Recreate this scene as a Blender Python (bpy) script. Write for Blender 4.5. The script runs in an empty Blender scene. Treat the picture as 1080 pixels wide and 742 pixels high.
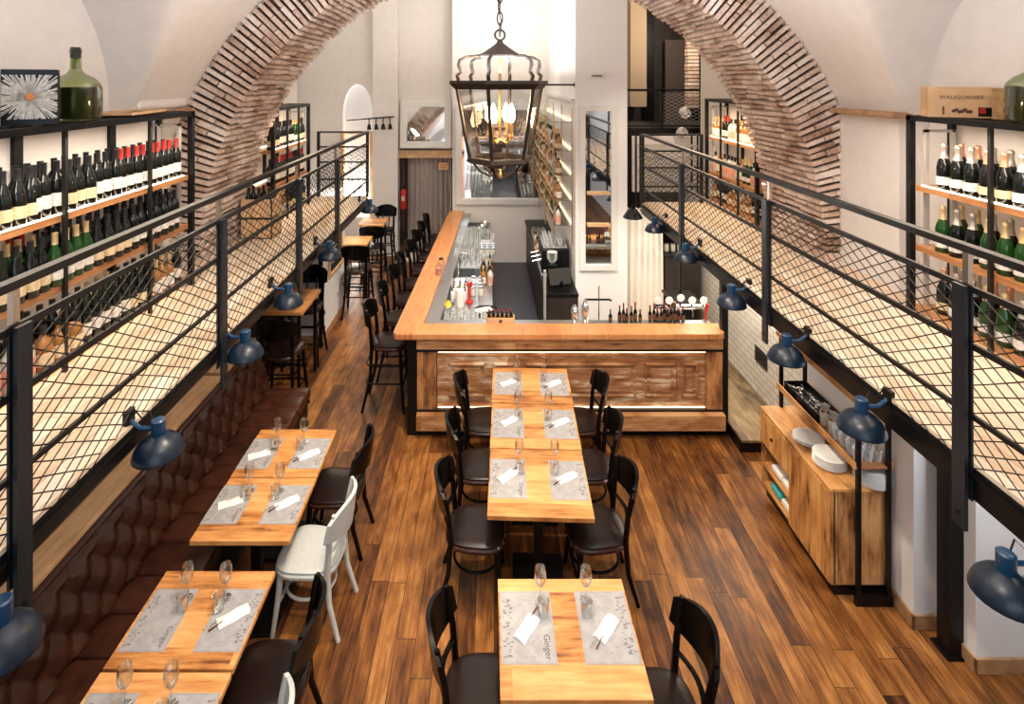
import bpy, bmesh, math, random
from mathutils import Vector, Matrix
random.seed(7)
PI = math.pi
C = bpy.context.scene.collection
EYE = 3.85; F = 580.0; VX = 514.0; VY = 85.0

# ------------------------------------------------------------------ materials
def nodes(name):
    m = bpy.data.materials.new(name); m.use_nodes = True
    nt = m.node_tree; b = nt.nodes['Principled BSDF']
    return m, nt, b
def simple(name, col, rough=.5, metal=0., spec=.5, emit=None, es=0., trans=0., ior=1.45, coat=0., bump=0., bscale=40., var=0.):
    m, nt, b = nodes(name)
    b.inputs['Base Color'].default_value = (*col, 1)
    b.inputs['Roughness'].default_value = rough
    b.inputs['Metallic'].default_value = metal
    b.inputs['Specular IOR Level'].default_value = spec
    b.inputs['Transmission Weight'].default_value = trans
    b.inputs['IOR'].default_value = ior
    b.inputs['Coat Weight'].default_value = coat
    if emit:
        b.inputs['Emission Color'].default_value = (*emit, 1); b.inputs['Emission Strength'].default_value = es
    if bump or var:
        tc = nt.nodes.new('ShaderNodeTexCoord')
        n = nt.nodes.new('ShaderNodeTexNoise'); n.inputs['Scale'].default_value = bscale; n.inputs['Detail'].default_value = 6
        nt.links.new(tc.outputs['Object'], n.inputs['Vector'])
        if bump:
            bp = nt.nodes.new('ShaderNodeBump'); bp.inputs['Strength'].default_value = bump; bp.inputs['Distance'].default_value = .01
            nt.links.new(n.outputs['Fac'], bp.inputs['Height']); nt.links.new(bp.outputs['Normal'], b.inputs['Normal'])
        if var:
            r = nt.nodes.new('ShaderNodeValToRGB')
            r.color_ramp.elements[0].position = .3; r.color_ramp.elements[1].position = .7
            r.color_ramp.elements[0].color = (*[c * (1 - var) for c in col], 1)
            r.color_ramp.elements[1].color = (*[min(1, c * (1 + var)) for c in col], 1)
            nt.links.new(n.outputs['Fac'], r.inputs['Fac']); nt.links.new(r.outputs['Color'], b.inputs['Base Color'])
    return m
def mth(nt, op, a, b=None):
    n = nt.nodes.new('ShaderNodeMath'); n.operation = op
    for i, v in enumerate((a, b)):
        if v is None: continue
        if isinstance(v, (int, float)): n.inputs[i].default_value = v
        else: nt.links.new(v, n.inputs[i])
    return n.outputs[0]
def plank_mat(name, along, across, w, L, cols, rough=.35, gap=.03, gapcol=(.01, .006, .003), rot=0., perobj=False, knots=.5, grain=1.):
    """boards with random offset and tone; along/across are 'X','Y','Z' of object space"""
    m, nt, b = nodes(name)
    tc = nt.nodes.new('ShaderNodeTexCoord'); src = tc.outputs['Object']
    mp = nt.nodes.new('ShaderNodeMapping'); mp.inputs['Rotation'].default_value = (0, 0, rot)
    nt.links.new(src, mp.inputs['Vector'])
    vec = mp.outputs['Vector']
    if perobj:
        oi = nt.nodes.new('ShaderNodeObjectInfo')
        cb = nt.nodes.new('ShaderNodeCombineXYZ'); s = mth(nt, 'MULTIPLY', oi.outputs['Random'], 37.)
        for i in range(3): nt.links.new(s, cb.inputs[i])
        va = nt.nodes.new('ShaderNodeVectorMath'); va.operation = 'ADD'
        nt.links.new(vec, va.inputs[0]); nt.links.new(cb.outputs[0], va.inputs[1]); vec = va.outputs[0]
    sp = nt.nodes.new('ShaderNodeSeparateXYZ'); nt.links.new(vec, sp.inputs[0])
    u = sp.outputs[along]; v = sp.outputs[across]
    vi = mth(nt, 'DIVIDE', v, w); row = mth(nt, 'FLOOR', vi); fr = mth(nt, 'FRACT', vi)
    wn = nt.nodes.new('ShaderNodeTexWhiteNoise'); wn.noise_dimensions = '1D'; nt.links.new(row, wn.inputs['W'])
    uu = mth(nt, 'ADD', mth(nt, 'DIVIDE', u, L), mth(nt, 'MULTIPLY', wn.outputs['Value'], 7.3))
    col = mth(nt, 'FLOOR', uu); fu = mth(nt, 'FRACT', uu)
    cb2 = nt.nodes.new('ShaderNodeCombineXYZ'); nt.links.new(row, cb2.inputs[0]); nt.links.new(col, cb2.inputs[1])
    w2 = nt.nodes.new('ShaderNodeTexWhiteNoise'); w2.noise_dimensions = '2D'; nt.links.new(cb2.outputs[0], w2.inputs['Vector'])
    # grain
    cg = nt.nodes.new('ShaderNodeCombineXYZ')
    nt.links.new(mth(nt, 'ADD', mth(nt, 'MULTIPLY', u, 1.3), mth(nt, 'MULTIPLY', w2.outputs['Value'], 50.)), cg.inputs[0])
    nt.links.new(mth(nt, 'MULTIPLY', v, 16.), cg.inputs[1])
    g = nt.nodes.new('ShaderNodeTexNoise'); g.inputs['Scale'].default_value = 2.2; g.inputs['Detail'].default_value = 8; g.inputs['Roughness'].default_value = .65
    g.inputs['Distortion'].default_value = .6
    nt.links.new(cg.outputs[0], g.inputs['Vector'])
    cg2 = nt.nodes.new('ShaderNodeCombineXYZ')
    nt.links.new(mth(nt, 'ADD', mth(nt, 'MULTIPLY', u, 2.5), mth(nt, 'MULTIPLY', w2.outputs['Value'], 31.)), cg2.inputs[0])
    nt.links.new(mth(nt, 'MULTIPLY', v, 6.), cg2.inputs[1])
    k = nt.nodes.new('ShaderNodeTexNoise'); k.inputs['Scale'].default_value = 1.6; k.inputs['Detail'].default_value = 3
    nt.links.new(cg2.outputs[0], k.inputs['Vector'])
    t = mth(nt, 'ADD', mth(nt, 'MULTIPLY', w2.outputs['Value'], .5), mth(nt, 'MULTIPLY', mth(nt, 'SUBTRACT', g.outputs['Fac'], .5), 1.5 * grain))
    t = mth(nt, 'ADD', t, mth(nt, 'MULTIPLY', mth(nt, 'SUBTRACT', k.outputs['Fac'], .5), knots * 2))
    t = mth(nt, 'ADD', t, .25)
    r = nt.nodes.new('ShaderNodeValToRGB'); cr = r.color_ramp
    n = len(cols)
    cr.elements[0].position = 0; cr.elements[0].color = (*cols[0], 1)
    cr.elements[1].position = 1; cr.elements[1].color = (*cols[-1], 1)
    for i in range(1, n - 1):
        e = cr.elements.new(i / (n - 1)); e.color = (*cols[i], 1)
    nt.links.new(t, r.inputs['Fac'])
    outc = r.outputs['Color']
    if gap > 0:
        a = mth(nt, 'LESS_THAN', fr, gap); c_ = mth(nt, 'LESS_THAN', fu, gap * w / L)
        gm = mth(nt, 'MAXIMUM', a, c_)
        mx = nt.nodes.new('ShaderNodeMix'); mx.data_type = 'RGBA'
        nt.links.new(gm, mx.inputs[0]); nt.links.new(outc, mx.inputs[6]); mx.inputs[7].default_value = (*gapcol, 1)
        outc = mx.outputs[2]
    nt.links.new(outc, b.inputs['Base Color'])
    b.inputs['Roughness'].default_value = rough
    rr = mth(nt, 'ADD', rough - .08, mth(nt, 'MULTIPLY', g.outputs['Fac'], .2)); nt.links.new(rr, b.inputs['Roughness'])
    bp = nt.nodes.new('ShaderNodeBump'); bp.inputs['Strength'].default_value = .15; bp.inputs['Distance'].default_value = .01
    nt.links.new(g.outputs['Fac'], bp.inputs['Height']); nt.links.new(bp.outputs['Normal'], b.inputs['Normal'])
    return m

M = {}
M['floor'] = plank_mat('floor_boards', 'Y', 'X', .135, 1.9,
    [(.022, .007, .003), (.07, .024, .007), (.16, .058, .014), (.29, .118, .030), (.44, .205, .066)], rough=.36, gap=.03, rot=.012, knots=.45, grain=.75)
M['floor'].node_tree.nodes['Principled BSDF'].inputs['Specular IOR Level'].default_value = .28
OAK = [(.16, .05, .012), (.46, .185, .048), (.64, .285, .085), (.73, .36, .125), (.80, .45, .19)]
M['table'] = plank_mat('table_oak', 'X', 'Y', .2, 3.0, OAK, rough=.4, gap=.0, perobj=True, knots=.5)
M['tabley'] = plank_mat('table_oak_long', 'Y', 'X', .2, 3.0, OAK, rough=.4, gap=.0, perobj=True, knots=.5)
M['bartop'] = plank_mat('bar_top_wood', 'Y', 'X', .4, 5., [(.34, .12, .038), (.50, .20, .07), (.58, .255, .095), (.64, .31, .13)], rough=.28, gap=.0, knots=.4, grain=.8)
M['deck'] = plank_mat('gallery_boards', 'Y', 'X', .11, 1.6, [(.46, .30, .18), (.62, .47, .33), (.72, .60, .47), (.79, .70, .59)], rough=.45, gap=.03, gapcol=(.30, .17, .09), knots=.4, grain=.7)
M['oldwood'] = plank_mat('old_bar_wood', 'X', 'Z', .5, 6., [(.05, .018, .006), (.22, .085, .028), (.36, .16, .06), (.46, .23, .095), (.56, .32, .15)], rough=.5, gap=0., knots=.8)
M['oldwoodv'] = plank_mat('old_bar_wood_upright', 'Z', 'X', .3, 6., [(.05, .018, .006), (.22, .085, .03), (.40, .18, .065), (.52, .26, .10)], rough=.5, gap=0., knots=1.)
M['cabinet'] = plank_mat('cabinet_wood', 'Z', 'Y', .14, 3., [(.10, .03, .008), (.42, .18, .05), (.60, .29, .09), (.70, .38, .14)], rough=.45, gap=.02, gapcol=(.2, .08, .03), knots=.9)
M['cabinetf'] = plank_mat('cabinet_wood_end', 'Z', 'X', .17, 3., [(.07, .02, .006), (.36, .16, .05), (.52, .27, .10), (.64, .36, .15)], rough=.45, gap=.03, gapcol=(.12, .05, .02), knots=1.2)
M['cabinett'] = plank_mat('cabinet_wood_top', 'Y', 'X', .2, 3., [(.20, .07, .02), (.52, .24, .07), (.66, .34, .12), (.74, .42, .17)], rough=.4, gap=.01, knots=.7)
M['shelfw'] = plank_mat('shelf_wood', 'Y', 'Z', .3, 4., [(.20, .075, .025), (.38, .165, .06), (.50, .24, .095)], rough=.4, gap=0., knots=.4)
M['platform'] = plank_mat('platform_wood', 'Y', 'X', .3, 4., [(.07, .045, .022), (.16, .105, .055), (.22, .15, .08), (.28, .20, .11)], rough=.5, gap=0., knots=1.)
M['basew'] = simple('skirting_wood', (.42, .24, .12), .5, var=.25, bscale=12)
M['plaster'] = simple('plaster', (.80, .76, .72), .85, bump=.12, bscale=9, var=.03)
M['plasterw'] = simple('plaster_white', (.84, .84, .84), .8, bump=.08, bscale=9)
M['black'] = simple('black_steel', (.006, .006, .007), .38, metal=.4)
M['rail'] = simple('dark_rail', (.009, .008, .008), .42, spec=.35)
M['net'] = simple('net_wire', (.022, .020, .018), .5, spec=.3)
M['steelpost'] = simple('brushed_post', (.035, .045, .06), .3, metal=.7)
M['pipe'] = simple('bright_steel', (.55, .5, .46), .25, metal=1.)
M['white_metal'] = simple('pale_metal', (.55, .52, .5), .4, metal=.5)
M['chrome'] = simple('chrome', (.75, .75, .76), .18, metal=1.)
M['inox'] = simple('brushed_inox', (.55, .56, .57), .3, metal=1.)
M['blackwood'] = simple('black_lacquer', (.0035, .003, .003), .26, spec=.22)
M['whitewood'] = simple('grey_white_lacquer', (.52, .55, .54), .35, var=.05)
M['seatbrown'] = simple('brown_seat_leather', (.012, .0055, .0045), .30, bump=.1, bscale=60, spec=.32)
M['leather'] = simple('banquette_leather', (.045, .014, .007), .28, bump=.06, bscale=25, var=.2, spec=.4)
M['leathers'] = simple('seat_leather', (.050, .016, .009), .30, bump=.15, bscale=14, var=.4, spec=.4)
M['lampblue'] = simple('blue_enamel', (.0025, .010, .024), .33, spec=.5)
M['lampcap'] = simple('bright_blue_enamel', (.006, .045, .11), .28, coat=.4)
M['lampin'] = simple('lamp_inside', (.6, .6, .6), .5)
M['bottle'] = simple('dark_bottle_glass', (.005, .006, .005), .10, spec=.45)
M['bottlegreen'] = simple('green_bottle_glass', (.010, .045, .008), .09, spec=.5)
M['bottleamber'] = simple('amber_bottle_glass', (.30, .13, .03), .1, coat=.5)
M['bottleclear'] = simple('pale_bottle', (.55, .52, .45), .1, coat=.5)
M['label'] = simple('paper_label', (.66, .63, .58), .6, var=.25, bscale=60)
M['labely'] = simple('cream_label', (.66, .52, .32), .6, var=.2, bscale=40)
M['labelp'] = simple('rose_label', (.62, .28, .20), .6, var=.2, bscale=40)
M['capred'] = simple('red_foil', (.36, .03, .025), .35)
M['capdark'] = simple('black_foil', (.012, .012, .014), .35)
M['capgold'] = simple('gold_foil', (.70, .52, .27), .3, metal=.5)
M['cappink'] = simple('copper_foil', (.72, .36, .22), .3, metal=.4)
M['capblue'] = simple('blue_foil', (.03, .10, .22), .3, metal=.4)
M['capwhite'] = simple('silver_foil', (.50, .47, .42), .32, metal=.6)
M['mat'] = simple('placemat_paper', (.36, .355, .36), .75, var=.13, bscale=14)
M['ink'] = simple('print_ink', (.07, .07, .07), .7)
M['inkl'] = simple('faint_print_ink', (.16, .16, .16), .7)
M['napkin'] = simple('white_napkin', (.86, .84, .80), .8, bump=.1)
M['cork'] = simple('wood_handle', (.12, .05, .025), .5)
M['plate'] = simple('white_china', (.82, .82, .80), .2)
M['curtain'] = simple('cream_cloth', (.80, .74, .66), .9, var=.05)
M['curtaing'] = simple('grey_cloth', (.42, .37, .33), .9, var=.15)
M['frame'] = simple('white_frame', (.78, .77, .74), .5)
M['mirror'] = simple('mirror_glass', (.85, .88, .9), .02, metal=1.)
M['iron'] = simple('wrought_iron', (.022, .014, .010), .5, metal=.5, var=.3, bump=.2)
M['ledge'] = plank_mat('lit_ledge_wood', 'Y', 'X', .3, 4., [(.45, .25, .12), (.68, .44, .24), (.80, .58, .36)], rough=.45, gap=0., knots=.4)  # base colour lightened to stand in for light falling on the ledge
M['slate'] = simple('dark_floor_slate', (.035, .036, .05), .35)
M['brass'] = simple('brass', (.65, .42, .15), .3, metal=1.)
M['red'] = simple('red_paint', (.5, .03, .02), .4)
M['yellow'] = simple('yellow_lemon', (.75, .50, .04), .5)
M['teal'] = simple('teal_label', (.05, .42, .45), .4)
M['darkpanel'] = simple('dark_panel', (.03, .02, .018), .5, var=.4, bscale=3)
M['woodpale'] = simple('pine_crate', (.70, .44, .23), .5, var=.18, bscale=6)
M['board'] = simple('chalkboard', (.02, .02, .02), .7)
M['socket'] = simple('black_plastic', (.02, .02, .022), .4)
M['pink'] = simple('pale_plastic', (.75, .75, .75), .5)
def glassmat(name, col, rough=.0, alpha=.25):
    m = bpy.data.materials.new(name); m.use_nodes = True; nt = m.node_tree; nt.nodes.clear()
    o = nt.nodes.new('ShaderNodeOutputMaterial'); t = nt.nodes.new('ShaderNodeBsdfTransparent'); g = nt.nodes.new('ShaderNodeBsdfGlossy')
    t.inputs[0].default_value = (*col, 1); g.inputs['Roughness'].default_value = rough + .03
    fr = nt.nodes.new('ShaderNodeLayerWeight'); fr.inputs[0].default_value = alpha
    mx = nt.nodes.new('ShaderNodeMixShader')
    nt.links.new(fr.outputs['Facing'], mx.inputs[0]); nt.links.new(t.outputs[0], mx.inputs[1]); nt.links.new(g.outputs[0], mx.inputs[2]); nt.links.new(mx.outputs[0], o.inputs[0])
    return m
M['glass'] = glassmat('clear_glass', (.95, .96, .96), alpha=.34)
m_ = bpy.data.materials.new('glint_bar_glass'); m_.use_nodes = True; nt_ = m_.node_tree
pb = nt_.nodes['Principled BSDF']; pb.inputs['Base Color'].default_value = (.80, .84, .84, 1); pb.inputs['Roughness'].default_value = .08  # white mixed in by facing stands in for glints on the glasses
tr_ = nt_.nodes.new('ShaderNodeBsdfTransparent'); lw_ = nt_.nodes.new('ShaderNodeLayerWeight'); lw_.inputs[0].default_value = .62; mx_ = nt_.nodes.new('ShaderNodeMixShader')
nt_.links.new(lw_.outputs['Facing'], mx_.inputs[0]); nt_.links.new(tr_.outputs[0], mx_.inputs[1]); nt_.links.new(pb.outputs[0], mx_.inputs[2]); nt_.links.new(mx_.outputs[0], nt_.nodes['Material Output'].inputs[0])
M['glassb'] = m_
M['pane'] = glassmat('lantern_glass', (.90, .92, .94), rough=.02, alpha=.34)
M['demi'] = glassmat('green_demijohn_glass', (.62, .68, .42), rough=.02, alpha=.22)
M['wine'] = simple('dark_liquid', (.035, .035, .012), .2)
M['led'] = simple('led_strip', (1, 1, 1), emit=(1., .80, .56), es=9.)
M['ledbar'] = simple('led_strip_bar', (1, 1, 1), emit=(1., .76, .48), es=5.)
M['ledlow'] = simple('dim_led_strip_bar', (1, 1, 1), emit=(1., .68, .36), es=1.6)
M['bulb'] = simple('bulb', (1, 1, 1), emit=(1., .66, .34), es=70.)
# brick: tone per brick island
def brick_mat(name, cols):
    m, nt, b = nodes(name)
    g = nt.nodes.new('ShaderNodeNewGeometry'); r = nt.nodes.new('ShaderNodeValToRGB'); cr = r.color_ramp
    cr.elements[0].color = (*cols[0], 1); cr.elements[1].color = (*cols[-1], 1)
    for i in range(1, len(cols) - 1):
        e = cr.elements.new(i / (len(cols) - 1)); e.color = (*cols[i], 1)
    tc = nt.nodes.new('ShaderNodeTexCoord'); n = nt.nodes.new('ShaderNodeTexNoise'); n.inputs['Scale'].default_value = 3.; n.inputs['Detail'].default_value = 8
    n2 = nt.nodes.new('ShaderNodeTexNoise'); n2.inputs['Scale'].default_value = 38.; n2.inputs['Detail'].default_value = 5
    nt.links.new(tc.outputs['Object'], n.inputs['Vector']); nt.links.new(tc.outputs['Object'], n2.inputs['Vector'])
    t = mth(nt, 'ADD', mth(nt, 'MULTIPLY', g.outputs['Random Per Island'], .46), mth(nt, 'MULTIPLY', mth(nt, 'SUBTRACT', n.outputs['Fac'], .5), 1.5))
    t = mth(nt, 'ADD', t, mth(nt, 'MULTIPLY', mth(nt, 'SUBTRACT', n2.outputs['Fac'], .5), .9)); t = mth(nt, 'ADD', t, .37)
    nt.links.new(t, r.inputs['Fac']); nt.links.new(r.outputs['Color'], b.inputs['Base Color'])
    b.inputs['Roughness'].default_value = .85
    bp = nt.nodes.new('ShaderNodeBump'); bp.inputs['Strength'].default_value = .6; bp.inputs['Distance'].default_value = .01
    nt.links.new(n2.outputs['Fac'], bp.inputs['Height']); nt.links.new(bp.outputs['Normal'], b.inputs['Normal'])
    return m
M['brick'] = brick_mat('old_brick', [(.17, .085, .055), (.36, .22, .16), (.54, .40, .32), (.68, .55, .47), (.78, .69, .63)])
M['mortar'] = simple('dark_mortar', (.045, .026, .02), .95)
# glazed small tiles on right wall
def tile_mat():
    m, nt, b = nodes('white_glazed_tiles')
    tc = nt.nodes.new('ShaderNodeTexCoord'); sp = nt.nodes.new('ShaderNodeSeparateXYZ'); cb = nt.nodes.new('ShaderNodeCombineXYZ')
    nt.links.new(tc.outputs['Object'], sp.inputs[0]); nt.links.new(sp.outputs['Y'], cb.inputs[0]); nt.links.new(sp.outputs['Z'], cb.inputs[1])
    br = nt.nodes.new('ShaderNodeTexBrick'); nt.links.new(cb.outputs[0], br.inputs['Vector'])
    br.inputs['Scale'].default_value = 1; br.inputs['Brick Width'].default_value = .15; br.inputs['Row Height'].default_value = .075
    br.inputs['Mortar Size'].default_value = .004; br.inputs['Color1'].default_value = (.82, .78, .70, 1); br.inputs['Color2'].default_value = (.74, .70, .62, 1)
    br.inputs['Mortar'].default_value = (.35, .31, .27, 1)
    nt.links.new(br.outputs['Color'], b.inputs['Base Color']); b.inputs['Roughness'].default_value = .15
    bp = nt.nodes.new('ShaderNodeBump'); bp.inputs['Strength'].default_value = .3; bp.inputs['Distance'].default_value = -.01
    nt.links.new(br.outputs['Fac'], bp.inputs['Height']); nt.links.new(bp.outputs['Normal'], b.inputs['Normal'])
    return m
M['tile'] = tile_mat()

# ------------------------------------------------------------------ mesh helpers
class MB:
    def __init__(s): s.v = []; s.f = []; s.mi = []
    def add(s, vs, fs, mi=0):
        o = len(s.v); s.v += [tuple(p) for p in vs]; s.f += [tuple(i + o for i in f) for f in fs]; s.mi += [mi] * len(fs); return s
    def box(s, x0, x1, y0, y1, z0, z1, mi=0, M4=None):
        vs = [Vector((x, y, z)) for x in (x0, x1) for y in (y0, y1) for z in (z0, z1)]
        if M4 is not None: vs = [M4 @ p for p in vs]
        return s.add(vs, [(0, 1, 3, 2), (4, 6, 7, 5), (0, 4, 5, 1), (2, 3, 7, 6), (0, 2, 6, 4), (1, 5, 7, 3)], mi)
    def bbox(s, x0, x1, y0, y1, z0, z1, r=.01, n=2, mi=0, M4=None):
        bm = bmesh.new(); bmesh.ops.create_cube(bm, size=1)
        for v in bm.verts:
            v.co = Vector(((x0 + x1) / 2 + v.co.x * (x1 - x0), (y0 + y1) / 2 + v.co.y * (y1 - y0), (z0 + z1) / 2 + v.co.z * (z1 - z0)))
        bmesh.ops.bevel(bm, geom=list(bm.edges), offset=r, segments=n, profile=.5, affect='EDGES')
        bm.verts.index_update()
        vs = [v.co.copy() for v in bm.verts]
        if M4 is not None: vs = [M4 @ p for p in vs]
        s.add(vs, [tuple(v.index for v in f.verts) for f in bm.faces], mi); bm.free(); return s
    def tube(s, pts, r, n=8, mi=0, flat=None, closed=False, up=None):
        pts = [Vector(p) for p in pts]; N = len(pts)
        rs = r if isinstance(r, (list, tuple)) else [r] * N
        vs = []; fs = []; nrm = None
        for i, p in enumerate(pts):
            if closed: t = pts[(i + 1) % N] - pts[i - 1]
            else: t = pts[min(i + 1, N - 1)] - pts[max(i - 1, 0)]
            if t.length < 1e-9: t = Vector((0, 0, 1))
            t.normalize()
            if nrm is None:
                a = Vector(up) if up else (Vector((0, 0, 1)) if abs(t.z) < .9 else Vector((1, 0, 0)))
                nrm = a - t * a.dot(t)
            else:
                nrm = nrm - t * nrm.dot(t)
            nrm.normalize(); bn = t.cross(nrm)
            fa = flat if flat else 1.
            for k in range(n):
                an = 2 * PI * (k + .5) / n
                vs.append(p + nrm * (math.cos(an) * rs[i]) + bn * (math.sin(an) * rs[i] * fa))
        for i in range(N if closed else N - 1):
            j = (i + 1) % N
            for k in range(n):
                fs.append((i * n + k, i * n + (k + 1) % n, j * n + (k + 1) % n, j * n + k))
        if not closed:
            fs.append(tuple(range(n - 1, -1, -1))); fs.append(tuple((N - 1) * n + k for k in range(n)))
        return s.add(vs, fs, mi)
    def lathe(s, prof, n=16, c=(0, 0, 0), mi=0, cap=True, M4=None):
        vs = []; fs = []
        for r, z in prof:
            for k in range(n):
                a = 2 * PI * k / n; p = Vector((c[0] + r * math.cos(a), c[1] + r * math.sin(a), c[2] + z))
                vs.append(M4 @ p if M4 is not None else p)
        for i in range(len(prof) - 1):
            for k in range(n): fs.append((i * n + k, i * n + (k + 1) % n, (i + 1) * n + (k + 1) % n, (i + 1) * n + k))
        if cap:
            fs.append(tuple(range(n - 1, -1, -1))); fs.append(tuple((len(prof) - 1) * n + k for k in range(n)))
        return s.add(vs, fs, mi)
    def prism(s, poly, z0, z1, mi=0):
        n = len(poly); vs = [(x, y, z0) for x, y in poly] + [(x, y, z1) for x, y in poly]
        fs = [tuple(range(n - 1, -1, -1)), tuple(range(n, 2 * n))] + [(i, (i + 1) % n, n + (i + 1) % n, n + i) for i in range(n)]
        return s.add(vs, fs, mi)
    def grid(s, nu, nv, fn, mi=0, wrap=False):
        vs = [fn(i / nu, j / nv) for i in range(nu + 1) for j in range(nv + 1)]
        fs = [(i * (nv + 1) + j, (i + 1) * (nv + 1) + j, (i + 1) * (nv + 1) + j + 1, i * (nv + 1) + j + 1) for i in range(nu) for j in range(nv)]
        return s.add(vs, fs, mi)
    def build(s, name, mat, parent=None, smooth=False, loc=None):
        me = bpy.data.meshes.new(name); me.from_pydata(s.v, [], s.f)
        mats = mat if isinstance(mat, (list, tuple)) else [mat]
        for m_ in mats: me.materials.append(m_)
        if len(mats) > 1: me.polygons.foreach_set('material_index', s.mi)
        bm = bmesh.new(); bm.from_mesh(me); bmesh.ops.recalc_face_normals(bm, faces=bm.faces)
        if smooth:
            for f in bm.faces: f.smooth = True
            for e in bm.edges:
                if len(e.link_faces) == 2 and e.calc_face_angle(0) > math.radians(38): e.smooth = False
        bm.to_mesh(me); bm.free(); me.update()
        o = bpy.data.objects.new(name, me); C.objects.link(o)
        if parent: o.parent = parent
        if loc: o.location = loc
        return o
def tag(o, label, cat, group=None, kind=None):
    o['label'] = label; o['category'] = cat
    if group: o['group'] = group
    if kind: o['kind'] = kind
    return o
def T(name, label, cat, loc=(0, 0, 0), rz=0., group=None):
    o = bpy.data.objects.new(name, None); C.objects.link(o); o.location = loc; o.rotation_euler = (0, 0, rz)
    o.empty_display_size = .05
    return tag(o, label, cat, group)
def S(name, mb, mat, smooth=False):
    o = mb.build(name, mat, None, smooth); o['kind'] = 'structure'; return o
def dup(r0, loc, rz=None, label=None, group=None, scale=None, swap=None):
    r = r0.copy(); C.objects.link(r); r.location = loc
    if rz is not None: r.rotation_euler = (r0.rotation_euler[0], r0.rotation_euler[1], rz)
    if label: r['label'] = label
    if group: r['group'] = group
    elif 'group' in r: del r['group']
    if scale: r.scale = scale
    for ch in list(r0.children):
        c = ch.copy(); C.objects.link(c); c.parent = r
        for g in list(ch.children):
            d = g.copy(); C.objects.link(d); d.parent = c
    return r
def text(name, s, size, mat, parent, loc, rot, depth=.0006, align='CENTER'):
    cu = bpy.data.curves.new(name, 'FONT'); cu.body = s; cu.size = size; cu.extrude = depth; cu.align_x = align; cu.align_y = 'CENTER'
    t = bpy.data.objects.new(name + '_tmp', cu); C.objects.link(t)
    bpy.context.view_layer.update()
    me = bpy.data.meshes.new_from_object(t); me.name = name
    bpy.data.objects.remove(t)
    me.materials.clear(); me.materials.append(mat)
    o = bpy.data.objects.new(name, me); C.objects.link(o); o.parent = parent; o.location = loc; o.rotation_euler = rot
    return o
# ================================================================== SETTING
XC = .24; ZC = 2.2; RI = 2.9; RE = 3.35; AY0 = 5.1; AY1 = 6.2
DECK = 2.17
def barrel(x): return ZC + math.sqrt(max(.0, RE * RE - (x - XC) ** 2))
def lun(y, c, h, k=.9): 
    d = h * h - (y - c) ** 2
    return 3.6 + k * math.sqrt(d) if d > 0 else -1
def smax(*a):
    m = max(a); return m + .035 * math.log(sum(math.exp((v - m) / .035) for v in a))
def ceil_near(x, y): return smax(barrel(x), lun(y, 2.75, 1.55), lun(y, -.9, 1.55))
def ceil_far(x, y): return smax(barrel(x), lun(y, 7.7, 1.3, .8), lun(y, 10.6, 1.2, .8))
XWL = -2.95; XWR = 3.45
S('floor', MB().box(-3.6, 7., -3., 13.4, -.1, 0), M['floor'])
def vault(name, x0, x1, y0, y1, fn, nx, ny):
    mb = MB()
    mb.grid(nx, ny, lambda a, b: (x0 + (x1 - x0) * a, y0 + (y1 - y0) * b, fn(x0 + (x1 - x0) * a, y0 + (y1 - y0) * b)))
    return S(name, mb, M['plaster'], True)
vault('ceiling', XWL, XWR, -3., AY0 + .06, ceil_near, 150, 230)
S('ceiling', MB().box(-4.4, 7., AY1 - .1, 12.7, 6.2, 6.3), M['plaster'])
mb = MB(); vs = []; fs = []
for i in range(49):
    a_ = PI * i / 48
    for yy in (AY1 - .09, AY1 - .04): vs += [(XC + (RE - .01) * math.cos(a_), yy, ZC + (RE - .01) * math.sin(a_)), (XC + (RE - .01) * math.cos(a_), yy, 6.25)]
for i in range(48): o_ = i * 4; fs += [(o_, o_ + 4, o_ + 5, o_ + 1), (o_ + 2, o_ + 3, o_ + 7, o_ + 6), (o_, o_ + 2, o_ + 6, o_ + 4)]
mb.add(vs, fs); mb.box(-4.3, XC - RE + .02, AY1 - .09, AY1 - .04, 2., 6.25); mb.box(XC + RE - .02, 3.75, AY1 - .09, AY1 - .04, 2., 6.25)
S('wall_spandrel', mb, M['plaster'])
def sidewall(name, x, y0, y1, z0, fn, th, ny=90, mat='plaster'):
    mb = MB(); s = 1 if x > 0 else -1
    a = [(x, y0 + (y1 - y0) * i / ny) for i in range(ny + 1)]
    vs = []; fs = []
    for (xx, y) in a:
        zt = max(fn(xx, y), fn(xx, y + .06), fn(xx, y - .06)) + .15
        vs += [(xx, y, z0), (xx, y, zt), (xx + s * th, y, z0), (xx + s * th, y, zt)]
    for i in range(ny):
        o = i * 4; p = o + 4
        fs += [(o, p, p + 1, o + 1), (o + 2, o + 3, p + 3, p + 2), (o + 1, p + 1, p + 3, o + 3), (o, o + 2, p + 2, p)]
    fs += [(0, 1, 3, 2), tuple(ny * 4 + k for k in (0, 2, 3, 1))]
    mb.add(vs, fs); return S(name, mb, M[mat])
sidewall('wall_left', XWL, -3., AY0 + .03, DECK - .12, ceil_near, .2)
S('wall_left', MB().box(-4.3, XWL, AY1 - .03, 8.5, DECK - .12, 6.25), M['plaster'])
S('wall_left', MB().box(-4.4, -4.25, 8.4, 12.4, 0, 6.25), M['plaster'])
sidewall('wall_right', XWR, -3., AY0 + .03, DECK - .12, ceil_near, .2)
S('wall_right', MB().box(XWR, XWR + .2, AY1 - .03, 8.9, DECK - .12, 6.25), M['plaster'])
S('wall_front', MB().box(-3.6, 3.7, -3.1, -3., 2.7, 3.0).box(-3.6, -2.6, -3.1, -3., 2.9, 5.6).box(2.7, 3.7, -3.1, -3., 2.9, 5.6).box(-.2, .3, -3.1, -3., 2.9, 5.6).box(-2.6, 2.7, -3.1, -3., 5.0, 5.6), M['plaster'])
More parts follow.
